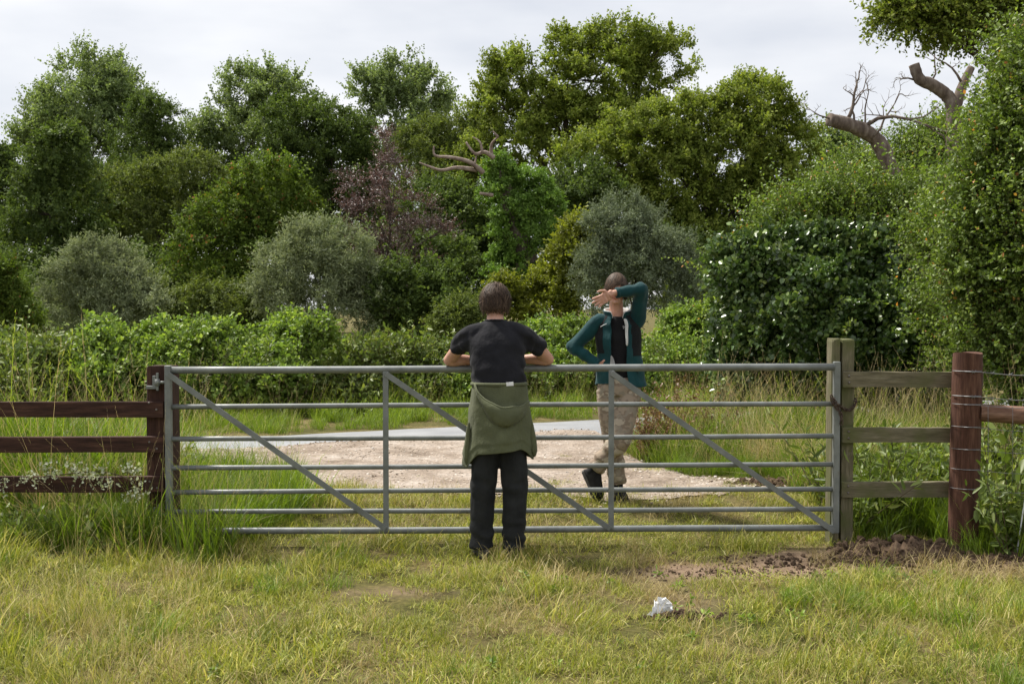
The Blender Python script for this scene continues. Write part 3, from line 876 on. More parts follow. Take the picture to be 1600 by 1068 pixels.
def tree(name, label, cat, key, spec, Y, dens, trunk=True, group=None, seed=0, sub=True, subn=20, gap=0.25, inner=.12, scale=(.8, 1.25), tr=.018, base=None, wood=None, limbs=True, subr=(.16, .44), foliage_name='crown', big=1.0, spur=1.0, fill=.2, shoots=0, core=.35):
    rng = np.random.default_rng(seed + 11)
    if Y > 48: spec = [(s[0], s[1] + 20, *s[2:]) for s in spec]
    if Y > 37 and subr == (.16, .44): subr, subn, core, spur = (.30, .56), 13, .18, spur * .7
    L = px_lobes(spec, Y)
    if Y > 25: dens *= 1.55; gap = gap * 1.1 + .1
    cx = np.mean([c[0] for c, r in L]) if base is None else base[0]
    cy = Y if base is None else base[1]
    z0 = g1(cx, cy)
    root = empty(name, (cx, cy, z0), label, cat, group)
    P, Nn = lobes_points(L, dens, rng, sub, subn, subr, inner, low_cut=z0 + .05, gap=gap, spur=spur, fill=fill, core=core)
    scatter(foliage_name, key, SP[key], P, Nn, rng.uniform(*scale, len(P)) * big, root, rng)['kind'] = 'stuff'
    if shoots:
        k = rng.integers(0, len(P), shoots)
        scatter('shoots', 'haw_shoot', SP['haw_shoot'], P[k], Nn[k] + np.array([0, 0, .8]), rng.uniform(.6, 1.25, shoots) * big, root, rng)['kind'] = 'stuff'
    top = max(c[2] + r[2] * .4 for c, r in L); H = top - z0
    if trunk:
        r0 = max(.05, H * tr)
        mid = np.array([np.mean([c[0] for c, r in L]), np.mean([c[1] for c, r in L])])
        tp = [(cx + (mid[0] - cx) * t + .02 * H * math.sin(5 * t + seed) * t, cy + (mid[1] - cy) * t, z0 - .2 + (H * .8 + .2) * t) for t in np.linspace(0, 1, 9)]
        MB().tube(tp, [r0 * (1.25 if i == 0 else 1) * (1 - .85 * i / 8) for i in range(9)], 10).build('trunk', wood or m_bark, root)
        if limbs:
            for i, (c, r) in enumerate(L):
                t = min(.85, max(.25, (c[2] - z0) / (H * .8) - .25))
                a = np.array(tp[int(t * 8)]); b = np.array(c) + np.array([0, 0, r[2] * .35])
                m1 = a * .6 + b * .4 + np.array([0, 0, .04 * H]) + rng.normal(size=3) * .02 * H
                rr0 = r0 * (1 - .8 * t) * .62
                mb = MB().tube(catmull([a, m1, b], 4), np.linspace(rr0, rr0 * .25, 9).tolist(), 7)
                for q in range(4):
                    d = rng.normal(size=3); d[2] = abs(d[2]) * .6; d /= np.linalg.norm(d)
                    e = np.array(c) + d * r * .85; s0 = m1 * .35 + b * .65
                    mb.tube(catmull([s0, (s0 + e) / 2 + rng.normal(size=3) * .05 * r.mean(), e], 3), np.linspace(rr0 * .45, rr0 * .08, 7).tolist(), 5)
                mb.build('limb', wood or m_bark, root)
    return root

FAR = 'trees beyond the lane'
tree('poplar_tree', 'tall broad poplar rising highest at the left end of the treeline', 'tree', 'poplar', [(138, 140, 62, 70), (85, 185, 42, 50), (60, 225, 34, 46), (185, 175, 32, 68), (140, 225, 85, 75), (150, 320, 95, 80)], 72, .62, group=FAR, seed=1, gap=.3)
tree('alder_tree', 'slim dark tree with a knobbly top right of the tall poplar', 'tree', 'dark', [(243, 165, 34, 34), (225, 210, 42, 46), (262, 230, 30, 40), (245, 320, 75, 90)], 66, .8, group=FAR, seed=2)
tree('poplar_tree', 'poplar with two upright tops left of the dark round tree', 'tree', 'poplar', [(378, 130, 34, 32), (425, 135, 40, 36), (352, 180, 32, 42), (400, 205, 70, 60), (330, 230, 40, 55), (420, 300, 90, 70)], 70, .62, group=FAR, seed=3, gap=.3)
tree('lime_tree', 'broad dark rounded tree beside the purple-leaved beech', 'tree', 'dark', [(470, 175, 55, 42), (530, 195, 55, 48), (500, 240, 85, 60), (560, 265, 45, 60), (470, 320, 90, 80), (560, 340, 60, 80)], 60, .85, group=FAR, seed=4)
tree('poplar_tree', 'pale poplar tops showing above the purple-leaved beech', 'tree', 'poplar', [(625, 112, 36, 32), (585, 135, 30, 34), (662, 140, 32, 36), (630, 175, 62, 48), (640, 240, 75, 55)], 76, .62, group=FAR, seed=5, gap=.3)
tree('alder_tree', 'bushy dark tree behind the dead grey limbs', 'tree', 'olive', [(668, 205, 46, 32), (725, 200, 48, 34), (700, 260, 70, 55), (745, 190, 34, 26), (690, 350, 80, 80)], 57, .9, group=FAR, seed=6)
tree('yew_tree', 'very dark tree filling the gap behind the ivy-clad stump', 'tree', 'dark', [(705, 340, 70, 70), (740, 420, 80, 80), (640, 420, 80, 70), (690, 460, 80, 60)], 50, .9, group=FAR, seed=7)
tree('cypress_tree', 'dark cone-shaped tree behind the leftmost grey-green sallow', 'tree', 'dark', [(95, 235, 30, 32), (92, 285, 46, 46), (85, 345, 62, 56), (70, 410, 86, 64), (60, 460, 95, 50)], 46, .95, group=FAR, seed=8)
tree('field_maple', 'olive-green bushy tree between the cone-shaped tree and the bright hazel', 'tree', 'olive', [(205, 290, 60, 45), (290, 270, 60, 50), (235, 350, 75, 60), (320, 330, 60, 55), (250, 430, 90, 60), (180, 410, 50, 60)], 50, .9, group=FAR, seed=9)
tree('hazel_tree', 'bright green hazel with a few red sprays left of the purple beech', 'tree', 'hazel', [(420, 305, 60, 46), (365, 345, 56, 46), (455, 350, 46, 46), (340, 400, 70, 50), (410, 410, 80, 55), (370, 460, 90, 50)], 40, 1.15, group=FAR, seed=10, gap=.35)
tree('copper_beech', 'purple-leaved beech with loose airy branches', 'tree', 'copper', [(600, 232, 14, 22), (592, 262, 30, 12), (618, 282, 34, 11), (560, 292, 36, 10), (600, 310, 50, 12), (640, 322, 36, 11), (548, 335, 34, 10), (590, 350, 56, 12), (650, 358, 40, 12), (560, 375, 40, 11), (610, 388, 62, 14), (690, 362, 32, 8), (585, 415, 56, 14), (640, 420, 44, 14), (600, 445, 60, 16)], 41, 2.1, group=FAR, seed=11, gap=.35, sub=False, scale=(.45, .8), spur=1.2, fill=.02, inner=.3)
tree('oak_tree', 'tallest oak with a high open crown against the sky', 'tree', 'oak', [(905, 62, 50, 38), (975, 55, 55, 36), (1040, 72, 46, 34), (945, 105, 75, 40), (1010, 110, 40, 26), (800, 105, 40, 40), (775, 150, 40, 40), (840, 150, 50, 40), (800, 205, 70, 46), (880, 190, 70, 50), (760, 240, 60, 34), (960, 175, 80, 50)], 55, .85, group=FAR, seed=12, gap=.38, tr=.03)
tree('oak_tree', 'broad domed oak right of the tallest oak, crown reaching low', 'tree', 'oak', [(1180, 150, 55, 44), (1110, 165, 50, 36), (1230, 200, 40, 46), (1020, 205, 75, 50), (1140, 215, 80, 55), (940, 240, 70, 55), (1215, 265, 58, 55), (1060, 280, 100, 65), (960, 310, 80, 50), (1150, 320, 90, 60), (1230, 330, 46, 50), (1080, 370, 110, 50), (1190, 390, 80, 50)], 49, .95, group=FAR, seed=13, gap=.3, tr=.035)
tree('oak_tree', 'far oak edge seen left of the sawn-off leaning trunk', 'tree', 'poplar', [(1300, 245, 36, 44), (1290, 310, 40, 50), (1345, 270, 40, 36)], 52, .8, group=FAR, seed=14, gap=.3)
tree('ash_tree', 'leafy tree showing at the left edge of the treeline', 'tree', 'dark', [(2, 232, 14, 12), (-20, 290, 46, 44), (25, 300, 46, 46), (0, 380, 60, 70), (-60, 330, 60, 80)], 56, .85, group=FAR, seed=15)
SAL = 'grey-green sallow bushes'
tree('sallow_bush', 'grey-green sallow bush left of the gate post, leftmost of three', 'bush', 'sallow', [(152, 418, 46, 42), (115, 440, 42, 38), (190, 445, 42, 40), (150, 465, 70, 40), (95, 480, 40, 30), (215, 480, 36, 30), (150, 500, 90, 36)], 31, 2.6, group=SAL, seed=16, gap=.1, subr=(.28, .50), subn=12, spur=.5)
tree('sallow_bush', 'grey-green sallow bush in front of the purple beech, middle of three', 'bush', 'sallow', [(490, 395, 46, 36), (540, 410, 42, 42), (450, 420, 40, 38), (500, 445, 75, 42), (565, 455, 34, 40), (430, 465, 36, 34), (510, 490, 90, 38)], 31, 2.6, group=SAL, seed=17, gap=.1, subr=(.28, .50), subn=12, spur=.5)
tree('sallow_bush', 'dull grey sallow bush behind the person in the teal jacket', 'bush', 'sallow_dark', [(985, 350, 40, 34), (950, 375, 32, 44), (1025, 385, 40, 42), (985, 415, 60, 46), (1060, 430, 34, 36), (940, 435, 34, 46), (1000, 470, 90, 36)], 33, 2.4, group=SAL, seed=18, gap=.12, subr=(.28, .5), subn=12, spur=.8)
tree('elder_bush', 'dark green bush low beside the person in black T-shirt', 'bush', 'dark', [(645, 450, 46, 38), (690, 470, 46, 36), (615, 475, 38, 36), (660, 505, 75, 34)], 31, 1.6, seed=19, scale=(.5, .85))
tree('elder_bush', 'soft mid-green bush just left of the black T-shirt', 'bush', 'olive', [(735, 500, 30, 26), (705, 515, 30, 22)], 26, 2.2, seed=20, scale=(.4, .7))
tree('yellow_bush', 'yellow-green bush at the foot of the ivy-clad stump', 'bush', 'yellow', [(905, 372, 24, 22), (920, 392, 20, 26), (890, 405, 30, 26), (870, 445, 34, 28), (905, 445, 28, 34), (855, 480, 50, 28), (785, 470, 26, 28)], 36, 1.6, seed=21, gap=.3, scale=(.7, 1.05))
tree('birch_bush', 'bright leafy sapling at the left edge behind the brown fence', 'bush', 'hazel', [(5, 440, 24, 30), (-20, 470, 40, 40), (15, 480, 30, 26), (30, 500, 26, 22)], 21, 2.6, seed=22, scale=(.35, .55), gap=.3)
# hedgerow that closes the view between the trunks
tree('holly_tree', 'dark low tree between the leftmost sallow and the hazel', 'tree', 'dark', [(260, 470, 60, 50), (330, 470, 70, 50), (200, 460, 50, 60), (20, 470, 80, 60)], 43, 1.0, group=FAR, seed=23)
tree('holly_tree', 'dark low tree under the purple-leaved beech', 'tree', 'dark', [(600, 460, 70, 60), (560, 430, 60, 70), (680, 430, 60, 60)], 45, 1.0, group=FAR, seed=24)
tree('holly_tree', 'dark low tree in the shade under the broad domed oak', 'tree', 'dark', [(1120, 440, 90, 60), (1040, 440, 70, 70), (1200, 430, 60, 60), (900, 330, 60, 70), (930, 420, 60, 60)], 46, 1.0, group=FAR, seed=25)

tree('hazel_thicket', 'low dark thicket between the leftmost and middle sallows', 'bush', 'olive', [(235, 480, 46, 40), (300, 490, 50, 40), (370, 485, 50, 40), (270, 515, 80, 30), (360, 520, 70, 26)], 36, 1.5, seed=26, scale=(.6, 1.0), fill=.4)
tree('hazel_thicket', 'low dark thicket right of the dull grey sallow', 'bush', 'olive', [(1085, 460, 40, 40), (1140, 450, 50, 46), (1110, 495, 70, 34), (1190, 480, 50, 50)], 36, 1.5, seed=27, scale=(.6, 1.0), fill=.4)
tree('hazel_thicket', 'low dark thicket at the left end below the cone-shaped tree', 'bush', 'dark', [(20, 480, 50, 40), (-40, 490, 60, 46), (60, 515, 70, 28)], 37, 1.4, seed=28, scale=(.6, 1.0), fill=.4)
# ivy-clad dead stump with bleached limbs
ivy = empty('ivy_clad_stump', (at(835, 480, 40).x, 40, g1(0, 40)), 'leaning dead trunk wrapped in ivy with bleached bare limbs', 'dead tree')
rng = np.random.default_rng(77)
IV = px_lobes([(782, 272, 18, 24), (778, 305, 26, 32), (800, 345, 36, 44), (830, 300, 30, 34), (850, 335, 34, 38), (820, 385, 48, 48), (865, 370, 22, 24), (800, 430, 42, 46), (830, 460, 50, 44)], 40)
P, Nn = lobes_points(IV, 7.0, rng, True, 12, (.2, .4), .05, gap=.1, fill=.1)
scatter('ivy', 'ivy_far', SP['ivy_far'], P, Nn, rng.uniform(.7, 1.1, len(P)), ivy, rng)['kind'] = 'stuff'
A = lambda x, y, Y=40: tuple(at(x, y, Y))
MB().tube(catmull([A(835, 520), A(825, 420), A(800, 330), A(775, 255)], 5), np.linspace(.55, .2, 16).tolist(), 10).build('trunk', m_dead, ivy)
m_pale = mat_noise('bleached_wood', [(0.3, (0.16, 0.115, 0.095)), (0.55, (0.30, 0.235, 0.20)), (0.75, (0.42, 0.35, 0.31))], 5, rough=0.9, bs=0.6, bscale=14, bd=0.02, spec=0.15)
def limb(parent, pts, r0, r1, name='dead_limb', mat=None, n=8, k=4):
    p = catmull(pts, k)
    return MB().tube(p, np.linspace(r0, r1, len(p)).tolist(), n).build(name, mat or m_pale, parent)
limb(ivy, [A(772, 247, 39.3), A(758, 238, 39.2), A(742, 240, 39), A(728, 222, 39)], .09, .035)
limb(ivy, [A(768, 243, 39.3), A(768, 226, 39.2), A(778, 214, 39)], .07, .03)
limb(ivy, [A(778, 214, 39), A(770, 205, 39)], .05, .02)
limb(ivy, [A(755, 270, 39.2), A(735, 254, 39), A(705, 246, 38.8), A(680, 243, 38.8), A(678, 228, 38.8)], .10, .022)
limb(ivy, [A(745, 266, 39.2), A(715, 262, 39), A(690, 266, 38.8), A(670, 260, 38.7), A(655, 254, 38.7)], .085, .022)
limb(ivy, [A(754, 239, 39), A(750, 222, 39), A(738, 214, 39)], .05, .015)
limb(ivy, [A(742, 256, 39), A(744, 244, 39)], .04, .02)
limb(ivy, [A(770, 305, 38.8), A(750, 302, 38.6)], .07, .045)

# two stag-headed dead trunks over the right-hand hedge
def twiggy(parent, start, dirs, L, r, seed):
    """Bare crooked twig with side twigs."""
    rr = random.Random(seed)
    mb = MB()
    def grow(p, d, L, r, lev):
        pts = [Vector(p)]; d = Vector(d).normalized()
        for i in range(5):
            d = (d + Vector((rr.gauss(0, .28), rr.gauss(0, .15), rr.gauss(0, .28)))).normalized()
            pts.append(pts[-1] + d * L / 5)
        mb.tube(pts, np.linspace(r, r * .25, 6).tolist(), 5)
        if lev > 0:
            for i in (2, 3, 4, 5):
                dd = (d + Vector((rr.gauss(0, .8), rr.gauss(0, .3), rr.gauss(.2, .6)))).normalized()
                grow(pts[i], dd, L * rr.uniform(.3, .55), r * .42, lev - 1)
    grow(start, dirs, L, r, 2)
    return mb.build('bare_twig', m_dead, parent)
b1 = at(1415, 330, 22)
d1 = empty('dead_tree', (b1.x + .3, 22, g1(3, 22)), 'leaning sawn-off dead trunk with crooked bare twigs on top', 'dead tree')
tp = catmull([(b1.x + .3, 22, 0), A(1412, 320, 22), A(1394, 268, 22), A(1372, 222, 22), A(1340, 200, 21.8), A(1296, 187, 21.6)], 6)
rr = random.Random(4)
MB().tube(tp, [(.165 - .0012 * i) * (1 + rr.uniform(-.10, .10)) for i in range(len(tp))], 14).build('trunk', m_dead, d1)
twiggy(d1, A(1322, 190, 21.7), (.25, 0, 1), .8, .045, 1)
twiggy(d1, A(1350, 198, 21.8), (.75, 0, .75), 1.5, .045, 2)
twiggy(d1, A(1300, 186, 21.6), (-.8, 0, .5), .6, .02, 3)
twiggy(d1, A(1352, 196, 21.8), (.1, 0, 1), .8, .022, 7)
twiggy(d1, A(1365, 212, 21.8), (.5, 0, .9), 1.0, .028, 21)
twiggy(d1, A(1335, 194, 21.7), (.5, 0, .9), .9, .026, 25)
b2 = at(1492, 300, 19)
d2 = empty('dead_tree', (b2.x, 19, g1(7, 19)), 'forked dead trunk with two sawn stubs above the hawthorn hedge', 'dead tree')
tp = catmull([(b2.x, 19, 0), A(1492, 300, 19), A(1490, 200, 19), A(1488, 165, 19), A(1478, 148, 19), A(1455, 132, 18.9), A(1437, 124, 18.8), A(1428, 101, 18.8)], 6)
rr = random.Random(8)
MB().tube(tp, [(.135 - .0012 * i) * (1 + rr.uniform(-.06, .06)) for i in range(len(tp))], 14).build('trunk', m_dead, d2)
tp = catmull([A(1492, 175, 19), A(1500, 145, 19.05), A(1508, 125, 19.1), A(1518, 105, 19.1)], 5)
MB().tube(tp, np.linspace(.095, .06, len(tp)).tolist(), 10).build('fork', m_dead, d2)
twiggy(d2, A(1430, 125, 18.8), (-1, 0, .1), .3, .02, 11)
twiggy(d2, A(1502, 128, 19), (-.1, 0, 1), .7, .025, 12)
twiggy(d2, A(1455, 128, 18.9), (.5, 0, 1), .9, .018, 13)

# right-hand side: ivy mound, hedge, overhanging oak
tree('ivy_mound', 'big dark glossy ivy mound behind the latch post', 'bush', 'ivy', [(1185, 430, 66, 56), (1265, 415, 70, 56), (1340, 420, 75, 60), (1420, 430, 66, 60), (1165, 500, 56, 70), (1250, 500, 90, 80, -.4), (1350, 510, 90, 80, -.4), (1440, 520, 70, 80, -.3), (1200, 590, 80, 70), (1320, 590, 110, 70, -.2), (1440, 600, 80, 70)], 13.5, 26, seed=31, gap=.15, trunk=False, scale=(.8, 1.4), subn=20, shoots=60)
tree('hawthorn_bush', 'light green hawthorn growing over the top of the ivy mound', 'bush', 'haw', [(1240, 362, 44, 24), (1300, 345, 46, 26), (1365, 350, 50, 28), (1210, 395, 50, 26), (1330, 380, 90, 34), (1440, 330, 40, 30), (1430, 380, 70, 42)], 14.0, 20, seed=32, gap=.3, scale=(.8, 1.3), trunk=True, shoots=200)
tree('hawthorn_bush', 'hawthorn in the hedge behind the two dead trunks', 'bush', 'haw', [(1440, 245, 46, 34), (1420, 285, 34, 30), (1485, 235, 40, 34), (1340, 285, 26, 20), (1450, 320, 80, 50)], 23.5, 8, seed=33, gap=.25, scale=(1.2, 1.9), shoots=90)
tree('hawthorn_bush', 'hawthorn filling the gap between ivy mound and near hedge', 'bush', 'haw', [(1500, 350, 36, 28), (1480, 400, 36, 32), (1510, 440, 40, 40), (1500, 500, 40, 44), (1520, 570, 50, 50)], 11.6, 20, seed=36, gap=.3, scale=(.75, 1.2), shoots=120, spur=.8)
tree('hawthorn_hedge', 'tall near hawthorn hedge with orange-tipped leaves along the right edge', 'hedge', 'haw', [(1615, 150, 34, 56), (1592, 225, 34, 40), (1630, 260, 70, 90), (1560, 305, 34, 30), (1590, 350, 56, 60), (1540, 370, 40, 34), (1545, 410, 46, 40), (1530, 455, 36, 36), (1640, 400, 110, 130), (1590, 450, 60, 70), (1570, 520, 46, 60), (1630, 570, 80, 80), (1700, 200, 120, 150)], 10.3, 24, seed=34, gap=.45, scale=(.75, 1.25), trunk=True, limbs=True, subn=24, spur=.8, shoots=420)
tree('oak_tree', 'oak bough hanging into the top right corner', 'tree', 'oak_near', [(1410, 22, 26, 18), (1450, 30, 34, 22), (1500, 15, 46, 26), (1490, 48, 34, 14), (1555, 20, 50, 34), (1590, 60, 46, 50), (1610, 10, 60, 50), (1700, -20, 120, 90)], 13, 9, seed=35, gap=.62, scale=(.8, 1.2), base=(8.0, 13.2), tr=.03, fill=.05, spur=1.5)

# bramble bank beyond the lane
BR = 'bramble bushes along the far verge'
bspec = [(-70, 522, 90, 'nettle', 'weedy bramble clump cut off by the left edge of the picture'), (40, 520, 80, 'nettle', 'grey-green weedy clump behind the brown rails at the left edge'),
         (150, 512, 60, 'bramble', 'bramble bush with upright leafy shoots below the leftmost sallow'),
         (255, 524, 66, 'bramble', 'bramble bush directly behind the dark hanging post'),
         (355, 508, 66, 'bramble', 'bright bramble bush seen above the left end of the gate'),
         (450, 512, 60, 'bramble', 'bramble bush below the middle sallow'),
         (545, 534, 66, 'nettle', 'low weedy bramble clump above the first gate upright'),
         (650, 540, 70, 'nettle', 'low weedy bramble clump just left of the black T-shirt'),
         (760, 528, 70, 'bramble', 'bramble bush hidden partly by the person in black T-shirt'),
         (875, 510, 60, 'bramble', 'bramble bush between the two people'),
         (975, 505, 60, 'bramble', 'bramble bush behind the person in the teal jacket'),
         (1075, 490, 62, 'bramble', 'bramble bush right of the teal jacket beside the ivy mound'),
         (1170, 500, 70, 'bramble', 'bramble bush behind the ivy mound')]
for i, (px, py, w, key, lab) in enumerate(bspec):
    Y = 18.0; py += (12 if key == 'bramble' else 26) if px < 1000 else 12
    for _ in range(4): Y = float(road_far((px - 800) / FPX * Y)) + 3.9
    rb = random.Random(i * 7 + 3)
    sp = [(px + rb.uniform(-.75, .75) * w, py + rb.choice((-2, 18, 40, 56)) + rb.uniform(0, 14), w * rb.uniform(.24, .40), rb.uniform(15, 26), rb.uniform(-.5, .5)) for _ in range(6)]
    sp += [(px - .35 * w, py + 72, w * .8, 40, .1), (px + .45 * w, py + 74, w * .8, 40, .1), (px, py + 60, w * .6, 30, -.6), (px + rb.uniform(-.6, .6) * w, py + 80, w * .45, 24, -1.0)]
    root = tree('bramble_bush', lab, 'bush', key, sp, Y, 15, trunk=False, group=BR, seed=40 + i, gap=.25, scale=(.75, 1.35), subn=9)
    # arching shoots standing above the mass
    rs = np.random.default_rng(900 + i); ns = 46
    c0 = at(px, py + 30, Y)
    P = np.stack([c0.x + rs.uniform(-.95, .95, ns) * w * Y / FPX, Y + rs.uniform(-.8, .4, ns), c0.z + rs.uniform(-.42, -.08, ns)], 1)
    scatter('shoots', 'shoot', SP['shoot'], P, np.array([0, 0, 1.0]) + rs.normal(size=P.shape) * .35, rs.uniform(.6, 1.3, ns), root, rs)['kind'] = 'stuff'
    P2 = P[:18] + rs.normal(size=(18, 3)) * np.array([.3, .3, .08]) - np.array([0, .5, .25])
    scatter('weed_stems', 'weed', SP['weed'], P2, np.array([0, 0, 1.0]) + rs.normal(size=P2.shape) * .3, rs.uniform(.5, 1.1, 18), root, rs)['kind'] = 'stuff'

# leafy weeds along the fences, brown docks, a pale bramble trail on the left rails
def plants(name, label, cat, key, spots, seed, scale=(.8, 1.2), tilt=.2, group=None, kind='stuff'):
    r = np.random.default_rng(seed)
    P = np.array(spots, float); N_ = np.array([0, 0, 1.0]) + r.normal(size=P.shape) * tilt
    return tag(scatter(name, key, SP[key], P, N_, r.uniform(*scale, len(P)), None, r), label, cat, group, kind)
def patch(x0, x1, y0, y1, n, seed, dz=0.0):
    r = np.random.default_rng(seed); x = r.uniform(x0, x1, n); y = r.uniform(y0, y1, n)
    return np.stack([x, y, gz(x, y) - .03 + r.uniform(0, dz, n) if dz else gz(x, y) - .03], 1)
plants('left_weeds', 'leafy nettles and weeds crowding the brown rail fence', 'weeds', 'nettle', np.concatenate([patch(-6.5, -2.5, 7.5, 7.72, 60, 1), patch(-6.5, -2.6, 7.9, 9.6, 110, 2)]), 61, (.45, 1.0))
plants('right_weeds', 'tall narrow-leaved weeds beside the round post and wire', 'weeds', 'weed', np.concatenate([patch(2.4, 3.0, 7.95, 8.8, 40, 3), patch(3.2, 5.6, 7.7, 9.2, 130, 4), patch(3.2, 5.6, 7.3, 7.7, 30, 6)]), 62, (.5, 1.2))
plants('bank_nettles', 'nettles on the bank under the near hawthorn hedge', 'weeds', 'nettle', np.concatenate([patch(3.2, 5.8, 7.6, 10, 160, 5)]), 63, (.8, 1.6))
docklab = ['rusty brown seeding dock touching the camouflage trousers', 'brown seeding dock second from the camouflage trousers', 'brown seeding dock third from the camouflage trousers', 'brown seeding dock in the middle of the row along the track', 'brown seeding dock fifth from the camouflage trousers', 'last brown seeding dock, nearest the ivy mound', 'farthest brown seeding dock, beside the lane edge']
for i, (px, py, Y) in enumerate(((1015, 665, 11.3), (1032, 660, 11.6), (1050, 672, 11.2), (1066, 655, 11.9), (1088, 665, 11.5), (1110, 660, 12.0), (1040, 650, 12.4))):
    q = at(px, py, Y)
    r = np.random.default_rng(300 + i)
    P = np.stack([q.x + r.normal(size=5) * .09, Y + r.normal(size=5) * .09, np.full(5, g1(q.x, Y) - .02)], 1)
    dk = empty('dock_plant', (q.x, Y, g1(q.x, Y)), docklab[i], 'plant', 'brown seeding docks by the track')
    scatter('seed_stems', 'dock', SP['dock'], P, np.array([0, 0, 1.0]) + r.normal(size=P.shape) * .15, r.uniform(.9, 1.35, 5), dk, r)['kind'] = 'stuff'
rr = np.random.default_rng(8)
bt = empty('bramble_trail', (-3.0, 7.70, .42), 'pale-leaved bramble trailing along the lowest brown rail', 'bramble')
tr_ = catmull([(-3.55, 7.66, .36), (-3.3, 7.67, .46), (-3.05, 7.66, .50), (-2.8, 7.67, .52), (-2.6, 7.66, .475), (-2.5, 7.64, .38)], 6)
MB().tube(tr_, .004, 6).build('cane', m_twig, bt)
P = np.array([tr_[k] for k in rr.integers(3, len(tr_), 24)]) + rr.normal(size=(24, 3)) * .03
scatter('leaves', 'pale', SP['pale'], P, rr.normal(size=(24, 3)) + np.array([0, -.6, .6]), rr.uniform(.45, .8, 24), bt, rr)['kind'] = 'stuff'

rr = np.random.default_rng(55); n_ = 200
x_, y_ = rr.uniform(-5, 5, n_), rr.uniform(4.2, 7.4, n_)
k_ = (soil_amount(x_, y_) < .4) & (hnoise(x_, y_, 1.3, 41) > -.1)
plants('plantain_rosettes', 'broad-leaved weeds scattered in the foreground turf', 'weeds', 'rosette', np.stack([x_, y_, gz(x_, y_) + .03], 1)[k_], 71, (.35, .7), .3)

# ------------------------------------------------------------------ grass
LM['lawn'] = mat_leaf('lawn_blade', [(0, G(.10, .125, .016)), (.4, G(.19, .215, .028)), (.62, G(.29, .285, .06)), (.8, G(.42, .36, .14)), (1, G(.58, .49, .27))], .35, vary=.25, gain=1.3, rough=.55, spec=.3, tcol=(1.15, 1.15, .6))
LM['lush'] = mat_leaf('lush_blade', [(0, G(.06, .105, .010)), (.6, G(.135, .195, .02)), (.92, G(.22, .27, .036)), (1, G(.38, .34, .14))], .42, gain=1.3, vary=.22, rough=.5, spec=.35, tcol=(1.15, 1.2, .5))
LM['straw'] = mat_leaf('straw_blade', [(0, G(.17, .15, .05)), (.4, G(.34, .27, .11)), (1, G(.56, .46, .25))], .3, gain=1.05, vary=.2, rough=.6, spec=.3, tcol=(1.1, 1.05, .8))

def tuft(name, seed, mat, n, h, spread, w, lean=.5, bend=.6, lc=(0, 1), seedheads=0, lie=0.0):
    """Tuft of curved grass blades; a few may carry a seed head."""
    r = np.random.default_rng(seed)
    V, F4, F3, a4, a3 = [], [], [], [], []
    for i in range(n):
        b = np.array([r.uniform(-1, 1) * spread, r.uniform(-1, 1) * spread, -.012])
        az = r.uniform(0, 2 * np.pi); d = np.array([np.cos(az), np.sin(az), 0])
        hh = h * r.uniform(.45, 1.15); le = abs(r.normal()) * lean; be = bend * r.uniform(.3, 1.2)
        if r.uniform() < lie: le += 1.6; hh *= .9
        col = lc[0] + (lc[1] - lc[0]) * np.clip(r.beta(1.6, 2.2), 0, 1)
        sd_ = i >= n - seedheads
        ww = w * r.uniform(.6, 1.2) * (.5 if sd_ else 1)
        if sd_: hh = h * r.uniform(1.3, 1.9); be *= .5; col = .9
        sv = np.cross(d, [0, 0, 1.0]); tw = r.uniform(-.8, .8); sv = sv * np.cos(tw) + d * np.sin(tw)
        pts = []
        th = 0.15 * le; p = b.copy(); K = 4
        for k in range(K + 1):
            pts.append(p.copy())
            th = min(1.9, le * .6 + be * (k + 1) / K * 1.1 + le * .4 * k / K)
            p = p + (d * math.sin(th) + np.array([0, 0, math.cos(th)])) * hh / K
        k0 = len(V)
        for k in range(K):
            f = ww * (1 - .75 * (k / K) ** 1.5) * .5
            V += [pts[k] - sv * f, pts[k] + sv * f]
        V.append(pts[K])
        for k in range(K - 1):
            F4.append((k0 + 2 * k, k0 + 2 * k + 1, k0 + 2 * k + 3, k0 + 2 * k + 2)); a4.append(col)
        F3.append((k0 + 2 * K - 2, k0 + 2 * K - 1, k0 + 2 * K)); a3.append(col)
        if sd_:                                       # drooping panicle of little spikelets
            for q in range(14):
                u = q / 14; c = pts[K - 1] * (1 - u) + pts[K] * u
                o = r.normal(size=3); o /= np.linalg.norm(o); ln = w * r.uniform(2.0, 4.0) * (1.2 - .7 * u)
                k1 = len(V); e = c + (pts[K] - pts[K - 1]) * .12 + o * ln * .55
                V += [c, (c + e) / 2 + np.cross(o, d) * w * .5, e]; F3.append((k1, k1 + 1, k1 + 2)); a3.append(r.uniform(.82, 1))
    me = mesh_np(name, np.array(V), [np.array(F4), np.array(F3)], attr={'lc': np.array(a4 + a3)})
    me.materials.append(LM[mat])
    return bpy.data.objects.new(name, me)

